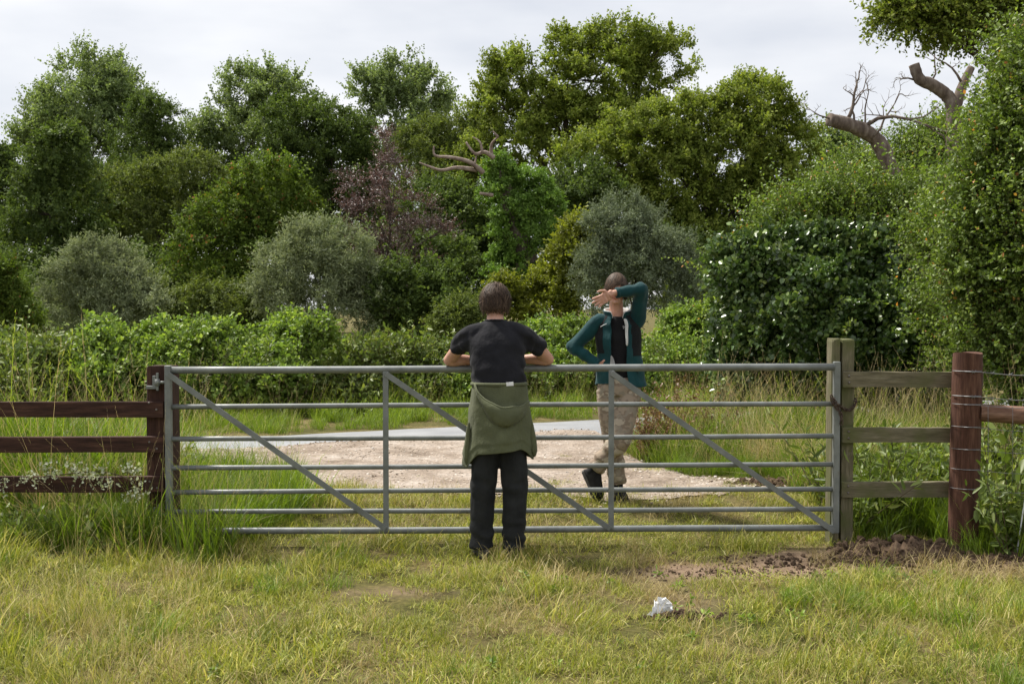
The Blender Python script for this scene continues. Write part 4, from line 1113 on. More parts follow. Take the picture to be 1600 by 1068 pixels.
GT = {
    'lawn': [tuft('tuft_lawn', 200 + i, 'lawn', 260, .095, .17, .0052, .9, .9, (0, 1), lie=.35) for i in range(6)],
    'longish': [tuft('tuft_long', 230 + i, 'lawn', 90, .18, .13, .0048, .55, .8, (0, .95), seedheads=2, lie=.15) for i in range(5)],
    'dry': [tuft('tuft_dry', 260 + i, 'straw', 90, .19, .15, .0040, .9, .9, (0, 1), lie=.4) for i in range(5)],
    'hay': [tuft('tuft_hay', 290 + i, 'straw', 34, .55, .15, .0045, .45, .6, (0, 1), seedheads=12) for i in range(5)],
    'lush': [tuft('tuft_lush', 320 + i, 'lush', 130, .40, .16, .0068, .35, .75, (0, .96), seedheads=2) for i in range(5)],
    'lushlow': [tuft('tuft_lushlow', 350 + i, 'lush', 70, .20, .10, .0058, .5, .9, (0, .95)) for i in range(5)],
    'verge': [tuft('tuft_verge', 380 + i, 'lush', 90, .33, .20, .009, .4, .7, (0, .98), seedheads=5) for i in range(4)],
}
GATE_X = (-2.3, 2.2)

def spread(name, key, label, area, dens, dfun, sfun, seed, cat='grass', tilt=.12):
    """Tufts over an area (x0, x1, y0, y1) with a density map (0..1) and a size map."""
    r = np.random.default_rng(seed)
    n = int((area[1] - area[0]) * (area[3] - area[2]) * dens)
    x = r.uniform(area[0], area[1], n); y = r.uniform(area[2], area[3], n)
    k = r.uniform(0, 1, n) < dfun(x, y)
    x, y = x[k], y[k]
    P = np.stack([x, y, gz(x, y) + .002], 1)
    N_ = np.array([0, 0, 1.0]) + r.normal(size=P.shape) * tilt
    s = sfun(x, y) * r.uniform(.7, 1.25, len(x))
    o = scatter(name, key, GT[key], P, N_, s, None, r)
    return tag(o, label, cat, kind='stuff')

def on_gravel(x, y):
    f = road_far(x)
    on = (x > -3.4) & (x < 3.0) & (y > np.interp(x, gxs, gnear) - .02) & (y < np.interp(x, gxs, gfar) + .02)
    return on | ((y > f - 3.3) & (y < f + .04))
def grass_ok(x, y): return ~on_gravel(x, y)
def left_rough(x, y):      # rank growth along the left fence and behind the left end of the gate
    a = sst(-1.75, -2.3, x - .45 * sst(7.7, 8.0, y) + .12 * hnoise(x, y, 4, 1)) * sst(7.25, 7.6, y + .1 * hnoise(x, y, 3, 5))
    return np.clip(a, 0, 1)
def right_rough(x, y):
    return (((x - 2.55) / .42) ** 2 + ((y - 7.5) / .24) ** 2 > 1) * np.clip(sst(2.35, 2.75, x + .1 * hnoise(x, y, 4, 2)) * sst(7.1, 7.45, y + .12 * hnoise(x, y, 3, 4) + .12 * (x - 2.6)), 0, 1)

spread('field_grass', 'lawn', 'short trodden grass of the field in the foreground', (-6, 6, 3.2, 9.6), 30,
       lambda x, y: grass_ok(x, y) * np.clip(1.05 - 1.5 * soil_amount(x, y) - .25 * np.clip(hnoise(x, y, 2.3, 7), 0, 1), .03, 1), lambda x, y: .85 + .35 * np.clip(hnoise(x, y, 1.6, 3), -.6, 1), 1)
spread('long_field_grass', 'longish', 'longer grass tufts dotted over the field', (-6, 6, 3.2, 9.4), 32,
       lambda x, y: grass_ok(x, y) * np.clip(.55 * np.clip(hnoise(x, y, 2.0, 11), 0, 1) + .9 * sst(-.6, -1.6, x) * (.35 + .65 * np.clip(hnoise(x, y, 3, 4), 0, 1)) + .9 * sst(1.3, 2.2, x) * sst(7.0, 6.6, y) * (.4 + .6 * np.clip(hnoise(x, y, 3, 9), 0, 1)) - soil_amount(x, y), 0, 1),
       lambda x, y: .8 + .45 * np.clip(hnoise(x, y, 2.6, 6), -.5, 1) + .3 * sst(-1, -2.2, x), 2)
spread('dry_field_grass', 'dry', 'straw-coloured dead grass lying over the turf', (-6, 6, 3.2, 9.8), 28,
       lambda x, y: grass_ok(x, y) * np.clip(.42 + .85 * hnoise(x, y, 1.9, 15) + .55 * sst(-1.1, -2.2, x) * sst(6.6, 5.4, y), .06, 1), lambda x, y: .75 + .3 * hnoise(x, y, 2, 2), 3)
spread('green_field_tufts', 'lushlow', 'fresh green tufts in the right foreground', (-5, 6, 3.2, 8), 42,
       lambda x, y: np.clip(.9 * sst(1.3, 1.9, x) * np.clip(.3 + hnoise(x, y, 2.4, 21), 0, 1) * sst(7.05, 6.7, y) + .35 * np.clip(hnoise(x, y, 2.2, 31) - .35, 0, 1) + .5 * sst(-.7, -1.1, x) * np.clip(hnoise(x, y, 2.5, 25), 0, 1), 0, 1) * (soil_amount(x, y) < .3), lambda x, y: .75 + .25 * hnoise(x, y, 2, 5), 4)
spread('rank_grass', 'lush', 'rank green grass round the left fence and behind the gate end', (-7, -1.5, 6.9, 12.0), 34,
       lambda x, y: grass_ok(x, y) * left_rough(x, y) * sst(-1.30, -1.75, x + .25 * np.clip(y - 8.9, 0, 9) + .3 * sst(7.8, 7.5, y) + .15 * hnoise(x, y, 4, 8)), lambda x, y: .85 + .35 * hnoise(x, y, 1.7, 4) + .75 * sst(-2.6, -3.2, x) * sst(8.1, 8.8, y), 5)
spread('rank_hay', 'hay', 'dry seeding grass stalks round the left fence', (-7, -1.9, 6.6, 9.5), 7,
       lambda x, y: grass_ok(x, y) * np.clip(left_rough(x, y) * .9 + .25 * sst(-1.4, -2, x) * sst(6.4, 7, y), 0, 1), lambda x, y: .8 + .35 * hnoise(x, y, 2, 14), 6)
spread('bank_grass', 'lush', 'tall green grass under the right-hand fences', (2.2, 7, 6.9, 11.5), 34,
       lambda x, y: grass_ok(x, y) * right_rough(x, y), lambda x, y: .85 + .3 * hnoise(x, y, 1.8, 7), 7)
spread('seeding_grass', 'hay', 'tall bleached seeding grass beyond the latch end of the gate', (.9, 5, 8.6, 13.4), 34,
       lambda x, y: grass_ok(x, y) * sst(.8, 1.6, x - .35 * (10.5 - y)) * sst(9.3, 10.0, y + .3 * sst(2, 2.6, x) * 2) * (.25 + .75 * np.clip(hnoise(x, y, 2, 9) + .1, 0, 1)), lambda x, y: .95 + .25 * hnoise(x, y, 1.3, 3), 8, tilt=.35)
spread('seeding_grass_base', 'lush', 'green grass at the foot of the bleached seeding grass', (.9, 5.5, 8.4, 13.6), 34,
       lambda x, y: grass_ok(x, y) * sst(.9, 1.5, x - .3 * (10.3 - y)) * sst(8.9, 9.7, y), lambda x, y: .65 + .55 * sst(10.6, 11.8, y) + .25 * hnoise(x, y, 1.8, 2), 9)
spread('verge_grass', 'verge', 'uncut grass verge beyond the lane', (-12, 7, 10.5, 23), 13,
       lambda x, y: ((y > road_far(x) + .24 + .1 * hnoise(x, y, 3, 2)) & (y < road_far(x) + 4.4)).astype(float), lambda x, y: (.5 + .35 * sst(0, 2.5, y - road_far(x))) + .12 * hnoise(x, y, 1.4, 8), 10)
spread('verge_hay', 'hay', 'dry stalks standing in the far verge', (-12, 6, 11.5, 22), 3.0,
       lambda x, y: ((y > road_far(x) + .4) & (y < road_far(x) + 4.2)) * np.clip(.35 + .6 * hnoise(x, y, 1.2, 5) + sst(-4.5, -6, x), 0, 1), lambda x, y: .75 + .2 * hnoise(x, y, 1.3, 3), 11)
spread('far_meadow_grass', 'verge', 'rough grass under the bushes beyond the brambles', (-22, 14, 19, 40), 1.6,
       lambda x, y: (y > road_far(x) + 3.5).astype(float), lambda x, y: 1.6 + .3 * hnoise(x, y, .7, 2), 12)

spread('tall_stalks', 'hay', 'tall bleached stalks rising behind the brown rails', (-6.5, -2.55, 7.95, 9.2), 3.2,
       lambda x, y: .6 + .4 * hnoise(x, y, 2, 3), lambda x, y: 1.12 + .25 * hnoise(x, y, 3, 1), 13, tilt=.25)
spread('reddish_bents', 'hay', 'low reddish seeding bents in the left foreground', (-4.5, -.9, 4.4, 6.1), 22,
       lambda x, y: np.clip(.25 + .9 * hnoise(x, y, 2.3, 17), 0, 1) * sst(-.9, -1.5, x), lambda x, y: .42 + .12 * hnoise(x, y, 3, 1), 14, tilt=.3)
spread('right_bents', 'hay', 'flattened pale bents in the right foreground', (1.2, 5, 4.2, 6.4), 12,
       lambda x, y: np.clip(.1 + .9 * hnoise(x, y, 2.1, 27), 0, 1), lambda x, y: .45 + .12 * hnoise(x, y, 3, 1), 15, tilt=.7)

spread('track_grass', 'lawn', 'thin grass creeping over the edges of the dirt entrance', (-3.2, 3.0, 8.8, 12.6), 14,
       lambda x, y: on_gravel(x, y) * (y < road_far(x) - 1.6) * np.clip(1.2 * hnoise(x, y, 2.0, 33) - .25 + .7 * sst(.55, 0, y - np.interp(x, gxs, gnear)) + .5 * sst(.9, 1.3, x), 0, 1), lambda x, y: .55 + .2 * hnoise(x, y, 3, 1), 16)

# ------------------------------------------------------------------ people
def fuse(mb, name, voxel=.006, smooth=6, factor=.5):
    """Voxel-fuse overlapping shapes into one continuous skin and relax it."""
    o = bpy.data.objects.new('tmp', mb.mesh('tmp'))
    C.objects.link(o)
    m = o.modifiers.new('r', 'REMESH'); m.mode = 'VOXEL'; m.voxel_size = voxel; m.use_smooth_shade = True
    s = o.modifiers.new('s', 'SMOOTH'); s.iterations = smooth; s.factor = factor
    bpy.context.view_layer.update()
    me = bpy.data.meshes.new_from_object(o.evaluated_get(bpy.context.evaluated_depsgraph_get()))
    me.name = name
    bpy.data.objects.remove(o)
    return me

def displace(me, fn):
    """Push vertices along their normals by fn(co array) (metres)."""
    n = len(me.vertices)
    co = np.empty(n * 3, np.float32); me.vertices.foreach_get('co', co); co = co.reshape(-1, 3)
    no = np.empty(n * 3, np.float32); me.vertices.foreach_get('normal', no); no = no.reshape(-1, 3)
    co = co + no * fn(co)[:, None]
    me.vertices.foreach_set('co', co.astype(np.float32).ravel()); me.update()

def n3(co, s, seed=0):
    x, y, z = co[:, 0], co[:, 1], co[:, 2]
    return (hnoise(x + .5 * y, z, s, seed) + hnoise(y - .4 * x, z, s * 1.1, seed + 5)) / 2

def skin_mat():
    m, n, l, p, o = nodes_of('skin')
    t = tex(n, l, 18, 4)
    r = ramp(n, [(0.3, (0.44, 0.225, 0.155)), (0.7, (0.56, 0.32, 0.235))])
    l.new(t.outputs['Fac'], r.inputs['Fac']); l.new(r.outputs['Color'], p.inputs['Base Color'])
    p.inputs['Roughness'].default_value = 0.5
    p.inputs['Subsurface Weight'].default_value = 0.12
    p.inputs['Subsurface Radius'].default_value = (.012, .005, .003)
    bump(n, l, p, tex(n, l, 160, 2).outputs['Fac'], .08, .002)
    return m
m_skin = skin_mat()
m_lip = mat_noise('lip', [(0.3, (0.42, 0.17, 0.14)), (0.7, (0.46, 0.2, 0.16))], 30, rough=.45, bs=0)
m_hair, n, l, p, o = nodes_of('brown_hair')
a_ = n.new('ShaderNodeAttribute'); a_.attribute_name = 'lc'
r_ = ramp(n, [(0, (0.020, 0.011, 0.007)), (.6, (0.058, 0.034, 0.021)), (1, (0.15, 0.098, 0.064))])
l.new(a_.outputs['Fac'], r_.inputs['Fac']); l.new(r_.outputs['Color'], p.inputs['Base Color']); p.inputs['Roughness'].default_value = .62; p.inputs['Specular IOR Level'].default_value = .25
m_hair2 = m_hair.copy()
for nd in m_hair2.node_tree.nodes:
    if nd.type == 'VALTORGB':
        for e, c in zip(nd.color_ramp.elements, ((.020, .012, .007), (.060, .036, .022), (.15, .098, .064))): e.color = (*c, 1)

def head(mb, c, rot, s=1.0):
    """Head: front is local -y. Skull, jaw, brow, nose, lips, chin, ears."""
    c = Vector(c)
    T = lambda x, y, z: c + rot @ (Vector((x, y, z)) * s)
    rings = [(-.112, .018, -.078, -.045), (-.104, .030, -.088, -.028), (-.085, .043, -.091, .005), (-.062, .053, -.089, .035), (-.035, .061, -.088, .062), (-.008, .067, -.087, .083),
             (.02, .070, -.083, .094), (.048, .073, -.089, .098), (.075, .069, -.082, .092), (.097, .055, -.063, .076), (.110, .034, -.037, .050), (.115, .012, -.008, .02)]
    n = 24; V, F = [], []
    for z, w, yf, yb in rings:
        for k in range(n):
            a = 2 * math.pi * k / n
            cy = (yf + yb) / 2; hy = (yb - yf) / 2
            q = math.sin(a); e = 2.3
            V.append(T(w * math.copysign(abs(math.cos(a)) ** (2 / e), math.cos(a)), cy + hy * math.copysign(abs(q) ** (2 / e), q), z))
    for i in range(len(rings) - 1):
        for k in range(n):
            F.append((i * n + k, i * n + (k + 1) % n, (i + 1) * n + (k + 1) % n, (i + 1) * n + k))
    F.append(tuple(reversed(range(n)))); F.append(tuple(range((len(rings) - 1) * n, len(rings) * n)))
    mb.poly(V, F)
    mb.tube([T(0, -.084, .022), T(0, -.099, -.004), T(0, -.110, -.022)], [.008 * s, .0105 * s, .0125 * s], 10)     # nose
    for q in (-1, 1):
        mb.ball(T(.011 * q, -.096, -.026), .009 * s, n=8)
        mb.ball(T(.076 * q, .012, -.004), (.010 * s, .019 * s, .031 * s), rot, 10)                                  # ear
        mb.ball(T(.031 * q, -.082, .040), (.024 * s, .010 * s, .008 * s), rot, 8)                                   # brow
        mb.ball(T(.030 * q, -.074, .018), .014 * s, rot, 8)                                                         # eyeball under the lid
        mb.ball(T(.040 * q, -.070, -.020), (.022 * s, .018 * s, .018 * s), rot, 8)                                  # cheek
    mb.ball(T(0, -.088, -.055), (.023 * s, .010 * s, .006 * s), rot, 10)                                            # lips
    mb.ball(T(0, -.087, -.066), (.020 * s, .010 * s, .006 * s), rot, 10)
    mb.ball(T(0, -.084, -.095), (.020 * s, .014 * s, .014 * s), rot, 10)                                            # chin

def hair(name, parent, mat, c, rot, n, seed, fn, w=.0032, s=1.0, cap=None):
    """Hair cap plus strands. fn(rng) -> list of local points of one strand."""
    r = random.Random(seed)
    V, F4, F3, lc4, lc3 = [], [], [], [], []
    c = Vector(c)
    for i in range(n):
        pts = fn(r)
        lc = min(1, max(0, r.gauss(.5, .24)))
        k0 = len(V); K = len(pts) - 1
        for k, q in enumerate(pts):
            q = Vector(q)
            t = Vector(pts[min(k + 1, K)]) - Vector(pts[max(k - 1, 0)])
            side = t.cross(q).normalized() if t.length > 0 else Vector((1, 0, 0))
            f = w * (1 - .8 * (k / K) ** 2) * .5
            V.append(c + rot @ ((q - side * f) * s)); V.append(c + rot @ ((q + side * f) * s))
        for k in range(K):
            F4.append((k0 + 2 * k, k0 + 2 * k + 1, k0 + 2 * k + 3, k0 + 2 * k + 2)); lc4.append(lc)
    if cap:
        mb = MB(); cap(mb)
        b = len(V)
        V += [c + rot @ (Vector(v) * s) for v in mb.V]
        for f in mb.F:
            if len(f) == 4: F4.append(tuple(i + b for i in f)); lc4.append(.25)
            else: F3.append(tuple(i + b for i in f)); lc3.append(.25)
    me = mesh_np(name, np.array([tuple(v) for v in V]), [np.array(F4)] + ([np.array(F3)] if F3 else []), smooth=True, attr={'lc': np.array(lc4 + lc3)})
    return add(name, me, parent, mat)

def hand(mb, wrist, d, palm_n, s=1.0, curl=.25, spread_=.14, thumb=1, curls=None):
    """Hand from the wrist along d; palm_n = direction the palm faces; thumb = side (+1/-1)."""
    d = Vector(d).normalized(); pn = Vector(palm_n); pn = (pn - d * pn.dot(d)).normalized(); sd_ = d.cross(pn) * thumb
    w = Vector(wrist)
    # palm slab
    for k, (u, wd, th) in enumerate(((.0, .026, .019), (.03, .034, .017), (.06, .040, .015), (.085, .040, .0135))):
        for q in (-1, -.5, 0, .5, 1):
            mb.ball(w + d * u * s + sd_ * (wd * q * .72) * s, (th * s,) * 3, n=8)
    mb.tube([w - d * .03 * s, w + d * .02 * s], [.024 * s, .024 * s], 10)
    L = (.066, .076, .070, .054)
    for i in range(4):
        f = (.75 - .5 * i) * .040
        b = w + d * (.088 - .004 * abs(i - 1)) * s + sd_ * f * s
        dd = (d + sd_ * spread_ * (1.2 - .8 * i)).normalized()
        cu = curl if curls is None else curls[i]
        p = [b - dd * .02 * s, b]; q = b; ang = 0
        for seg, fr in enumerate((.46, .30, .24)):
            ang += cu * (.6 + .4 * seg)
            v = dd * math.cos(ang) + pn * math.sin(ang)
            q = q + v * L[i] * fr * s; p.append(q)
        mb.tube(p, [.0105 * s, .0105 * s, .0100 * s, .0096 * s, .0088 * s], 8)
        mb.ball(q, .0090 * s, n=8)
    b = w + d * .022 * s + sd_ * .026 * s
    p = [b - sd_ * .012 * s, b + (d * .5 + sd_ * .8).normalized() * .030 * s]
    p.append(p[-1] + (d * .85 + sd_ * .45 + pn * .25).normalized() * .032 * s); p.append(p[-1] + (d * .95 + sd_ * .2 + pn * .3).normalized() * .026 * s)
    mb.tube(p, [.014 * s, .0125 * s, .0105 * s, .0078 * s], 8); mb.ball(p[-1], .0078 * s, n=8)

def shoe(parent, heel, toe, up, mat, msole, s=1.0, width=.048):
    """Trail shoe: rounded upper with ankle collar on a separate sole."""
    heel, toe, up = Vector(heel), Vector(toe), Vector(up).normalized()
    d = (toe - heel); L = d.length; d.normalize(); up = (up - d * up.dot(d)).normalized(); sd_ = d.cross(up)
    def ring(u, w, h, lift=0.0, base=.022):
        return [heel + d * (u * L) + sd_ * (w * math.cos(a)) + up * (base + lift + max(-.004, h * math.sin(a))) for a in np.linspace(0, 2 * math.pi, 14, endpoint=False)]
    V, F = [], []
    prof = [(-.01, .022, .06), (.06, .036, .105), (.22, .039, .115), (.38, .040, .098), (.55, .044, .078), (.75, .048, .058), (.9, .042, .045), (.98, .026, .03), (1.0, .010, .015)]
    for u, w, h in prof: V += ring(u, w * s * width / .048, h * s)
    n = 14
    for i in range(len(prof) - 1):
        for k in range(n): F.append((i * n + k, i * n + (k + 1) % n, (i + 1) * n + (k + 1) % n, (i + 1) * n + k))
    F.append(tuple(reversed(range(n)))); F.append(tuple(range((len(prof) - 1) * n, len(prof) * n)))
    o = MB().poly(V, F).build('shoe', mat, parent)
    V, F = [], []
    sp = [(-.03, .020), (.03, .036), (.2, .040), (.45, .040), (.7, .050), (.88, .046), (.98, .030), (1.03, .010)]
    for u, w in sp:
        for q, h in ((-1, 0), (1, 0), (1, .026), (-1, .026)):
            V.append(heel + d * (u * L) + sd_ * (w * q * width / .048 * s) + up * (h + (.010 if u > .9 and h == 0 else 0)))
    for i in range(len(sp) - 1):
        for k in range(4): F.append((i * 4 + k, (i + 1) * 4 + k, (i + 1) * 4 + (k + 1) % 4, i * 4 + (k + 1) % 4))
    F.append((0, 1, 2, 3)); F.append(tuple(reversed(range((len(sp) - 1) * 4, len(sp) * 4))))
    so_ = MB().poly(V, F).build('sole', msole, o, smooth=False)
    return o

m_black = mat_cloth('black_cotton', (0.0135, 0.0135, 0.017), vary=.25, sheen=.06)
m_black2 = mat_cloth('black_tee', (0.010, 0.010, 0.011), vary=.25, sheen=.05)
m_trou = mat_cloth('charcoal_trousers', (0.017, 0.018, 0.019), rough=.8, vary=.35, sheen=.04)
m_oliv = mat_cloth('olive_fleece', (0.092, 0.100, 0.055), vary=.14, bs=.35, scale=120, sheen=.08)
m_shoe = mat_noise('grey_shoe', [(0.3, (0.05, 0.05, 0.05)), (0.7, (0.12, 0.118, 0.11))], 30, rough=.8, bs=.3)
m_boot = mat_noise('black_boot', [(0.3, (0.006, 0.006, 0.006)), (0.7, (0.016, 0.015, 0.015))], 30, rough=.7, bs=.4, spec=.2)
m_sole = mat_noise('rubber_sole', [(0.3, (0.03, 0.03, 0.03)), (0.7, (0.085, 0.08, 0.07))], 20, rough=.9, bs=.3)
m_white = mat_noise('white_label', [(0.3, (0.62, 0.62, 0.64)), (0.7, (0.78, 0.78, 0.8))], 20, rough=.8, bs=0)

# ---- person leaning on the gate, seen from behind
GZ1 = g1(-.1, 7.42)
p1 = empty('person', (-.09, 7.42, GZ1), 'person in black T-shirt with olive hoodie round the waist leaning on the gate', 'person')
hx = -.113
R1 = Matrix.Rotation(math.pi, 3, 'Z') @ Matrix.Rotation(R(18), 3, 'X')       # faces away from the camera, chin a little down
sL, sR = Vector((-.272, 7.545, 1.462)), Vector((.075, 7.545, 1.468))
eL, eR = Vector((-.425, 7.712, 1.272)), Vector((.245, 7.715, 1.278))
wL, wR = Vector((-.185, 7.755, 1.262)), Vector((.010, 7.745, 1.272))
b = MB()
head(b, (hx, 7.635, 1.632), R1, 1.0)
b.tube([(hx + .005, 7.53, 1.46), (hx + .003, 7.565, 1.52), (hx, 7.60, 1.58)], [.075, .060, .056], 14)
b.loft([(-.085, 7.42, .84, .13, .09), (-.09, 7.44, 1.0, .135, .095), (-.095, 7.48, 1.15, .14, .095), (-.10, 7.515, 1.3, .155, .10), (-.10, 7.535, 1.42, .165, .095), (-.10, 7.54, 1.49, .10, .07)])
for s_, e_, w_ in ((sL, eL, wL), (sR, eR, wR)):
    b.tube(catmull([s_, s_.lerp(e_, .5) + Vector((0, -.008, 0)), e_], 4), [.038, .040, .043, .046, .047, .046, .044, .042, .041], 14)
    b.ball(e_, (.041, .041, .040), n=12)
    b.tube(catmull([e_, e_.lerp(w_, .35) + Vector((0, 0, .004)), w_], 4), [.041, .044, .045, .043, .040, .036, .032, .029, .026], 14)
hand(b, wL + Vector((.01, 0, 0)), (1, .15, -.05), (0, .3, -1), .95, .35, .08, thumb=1)
hand(b, wR + Vector((-.01, 0, .004)), (-1, .2, .0), (0, .35, -1), .95, .35, .08, thumb=-1)
for x in (-.165, -.015):
    b.tube([(x, 7.42, .88), (x, 7.415, .5), (x, 7.40, GZ1 + .08)], [.075, .05, .036], 12)
body1 = add('body', fuse(b, 'body', .0055, 5), p1, m_skin)

t = MB()
t.loft([(-.085, 7.425, 1.02, .166, .125), (-.086, 7.445, 1.10, .170, .125), (-.09, 7.475, 1.20, .180, .125), (-.098, 7.505, 1.30, .190, .128), (-.10, 7.525, 1.39, .188, .125), (-.10, 7.537, 1.44, .166, .110), (-.102, 7.545, 1.485, .120, .088), (-.106, 7.553, 1.520, .086, .070), (-.110, 7.560, 1.543, .070, .060)], e=2.3)
for s_, e_ in ((sL, eL), (sR, eR)):
    m_ = s_.lerp(e_, .64); nk = Vector((-.105, 7.55, 1.492))
    t.tube(catmull([nk, nk.lerp(s_, .5) + Vector((0, 0, .004)), s_ + Vector((0, 0, -.016)), s_.lerp(e_, .30), m_], 4), np.interp(np.linspace(0, 1, 17), [0, .25, .5, .75, 1], [.046, .056, .062, .065, .064]).tolist(), 18)
    t.tube([s_.lerp(nk, .25) + Vector((0, -.01, -.06)), s_.lerp(e_, .30) + Vector((0, -.01, -.035))], [.076, .056], 14)
tm = fuse(t, 't_shirt', .007, 16)
displace(tm, lambda c: .009 * np.sin(9 * c[:, 2] * 3 + 5 * n3(c, 6, 1) + c[:, 0] * 14) * sst(1.40, 1.15, c[:, 2]) + .007 * n3(c, 14, 3) + .0055 * np.sin(60 * (c[:, 2] + .6 * np.abs(c[:, 0] + .1)) + 4 * n3(c, 8, 2)) * sst(.12, .2, np.abs(c[:, 0] + .1)))
add('t_shirt', tm, p1, m_black)
cl = [Vector((-.110 + .070 * math.cos(a), 7.564 + .060 * math.sin(a), 1.538 - .006 * math.sin(a))) for a in np.linspace(0, 2 * math.pi, 25)]
MB().tube(cl, .0085, 8, cap=False).build('collar', m_black, p1)

t = MB()
t.loft([(-.085, 7.415, .80, .165, .125), (-.085, 7.42, .9, .172, .130), (-.085, 7.43, 1.03, .165, .12)], e=2.4)
for x0_, x1_, x2_ in ((-.163, -.190, -.197), (-.005, .020, .012)):
    t.tube(catmull([(x0_, 7.415, .86), (x0_ * .6 + x1_ * .4, 7.41, .66), (x1_, 7.40, .42), (x2_, 7.395, .2), (x2_, 7.39, GZ1 + .055)], 4), np.interp(np.linspace(0, 1, 17), [0, .3, .55, .8, 1], [.100, .091, .081, .077, .080]).tolist(), 18)
tm = fuse(t, 'trousers', .007, 6)
displace(tm, lambda c: .007 * np.sin(c[:, 2] * 55 + 6 * n3(c, 7, 2) + 12 * c[:, 0]) * (sst(.34, .1, c[:, 2]) + .6 * np.exp(-((c[:, 2] - .46) / .08) ** 2)) + .005 * n3(c, 11, 6))
tr1 = add('trousers', tm, p1, m_trou)
fx, fz = GZ1 + .0, 0
shoe(p1, (-.180, 7.325, GZ1 + .002), (-.235, 7.575, GZ1 + .004), (0, 0, 1), m_shoe, m_sole)
shoe(p1, (.000, 7.345, GZ1 + .002), (.045, 7.60, GZ1 + .004), (0, 0, 1), m_shoe, m_sole)

def hair_back(r):
    """Shaggy medium-length strand running from the whorl down the head."""
    ph = r.uniform(0, 2 * math.pi)
    front = math.cos(ph + math.pi / 2)                  # +1 at the forehead (-y)
    th0 = abs(r.gauss(0, .8)); th0 = min(th0, 1.75)
    ln = r.uniform(.45, .95)
    lim = (1.28 if front > .35 else (1.70 if front > -.2 else 2.08)) + r.uniform(-.2, .06)
    pts = []; j = r.gauss(0, .45); lift = r.uniform(.0, .016) + (.012 if r.random() < .15 else 0)
    for k in range(5):
        th = min(th0 + ln * k / 4, lim + .02 * k); p_ = ph + j * k / 4
        a, b_, c_ = .084 + lift, .106 + lift, .123 + lift
        z = c_ * math.cos(th); q = math.sin(th) if th < 1.45 else max(math.sin(th) * .93, .60 + .5 * (2.1 - th))
        pts.append((a * q * math.cos(p_), .012 + b_ * q * math.sin(p_), z + .004 + r.uniform(-.004, .004)))
    return pts
def cap1(mb):
    n = 20; V, F = [], []
    ths = np.linspace(.06, 2.1, 12)
    for th in ths:
        for k in range(n):
            p_ = 2 * math.pi * k / n; fr = math.cos(p_ + math.pi / 2)
            lim = 1.2 if fr > .35 else (1.6 if fr > -.2 else 1.92)
            t_ = min(th, lim); q = math.sin(t_) if t_ < 1.45 else max(math.sin(t_) * .93, .60 + .5 * (2.1 - t_))
            V.append((.083 * q * math.cos(p_), .012 + .105 * q * math.sin(p_), .122 * math.cos(t_) + .004))
    for i in range(len(ths) - 1):
        for k in range(n): F.append((i * n + k, (i + 1) * n + k, (i + 1) * n + (k + 1) % n, i * n + (k + 1) % n))
    mb.poly(V, F)
hair('hair', p1, m_hair, (hx, 7.635, 1.634), R1, 6500, 5, hair_back, cap=cap1, w=.0036, s=1.07)

# olive hoodie tied round the waist: draped skirt, hanging hood, sleeves knotted in front
def skirt_pt(u, v):
    """u = -1..1 round the back from left to right (0 = towards the camera), v = 0 waist .. 1 hem."""
    a = u * R(150)
    hem = .700 - .105 * sst(.25, .55, -u) - .07 * sst(.25, .55, u) + .02 * u + .012 * math.sin(6 * u)
    z = 1.135 + (hem - 1.135) * v
    fl = v ** .8
    rx = .176 + .062 * fl + .018 * math.sin(7.3 * u + 1) * v + .010 * math.sin(15 * u + .5) * v
    ry = .132 + .050 * fl + .018 * math.sin(7.3 * u + 1) * v + .010 * math.sin(15 * u + .5) * v
    return Vector((-.085 + .008 * v + rx * math.sin(a), 7.435 - .018 * v - ry * math.cos(a), z))
nu, nv = 84, 36
V, F = [], []
for j in range(nv):
    for i in range(nu):
        u, v = -1 + 2 * i / (nu - 1), j / (nv - 1)
        q = skirt_pt(float(u), v)
        if v > .86: q += Vector((q.x + .085, (q.y - 7.435), 0)).normalized() * -.006 * (1 if v > .88 else .5)
        V.append(q)
for j in range(nv - 1):
    for i in range(nu - 1): F.append((j * nu + i, j * nu + i + 1, (j + 1) * nu + i + 1, (j + 1) * nu + i))
ho = MB().poly(V, F).build('hoodie', m_oliv, p1)
displace(ho.data, lambda c: .008 * n3(c, 13, 4) + .010 * np.sin(24 * c[:, 0] + 9 * c[:, 2] + 5 * n3(c, 5, 8)) * sst(1.05, .8, c[:, 2]) + .003 * np.sin(45 * c[:, 0] + 5 * n3(c, 5, 2)))
sm = ho.modifiers.new('thickness', 'SOLIDIFY'); sm.thickness = .007; sm.offset = 1
ss = ho.modifiers.new('soft', 'SUBSURF'); ss.levels = ss.render_levels = 1
def sk(px_, py_):
    """Point of the draped back nearest to a photographed spot (u from x, v from y)."""
    q = at(px_, py_, 7.27); z = q.z
    best = min(((abs(skirt_pt(u, v).x - q.x) + abs(skirt_pt(u, v).z - z), u, v) for u in np.linspace(-.62, .62, 63) for v in np.linspace(0, 1, 31)))
    return skirt_pt(float(best[1]), float(best[2]))
rim = [sk(*q) for q in ((741, 603), (746, 614), (756, 624), (769, 631), (784, 635), (800, 637), (815, 635), (829, 629))]
bot = [sk(*q) for q in ((741, 606), (748, 624), (757, 641), (768, 655), (783, 666), (800, 664), (815, 653), (829, 636))]
rim = [Vector(q) for q in catmull(rim, 4)]; bot = [Vector(q) for q in catmull(bot, 4)]
m_ = len(rim); K = 9; V, F = [], []
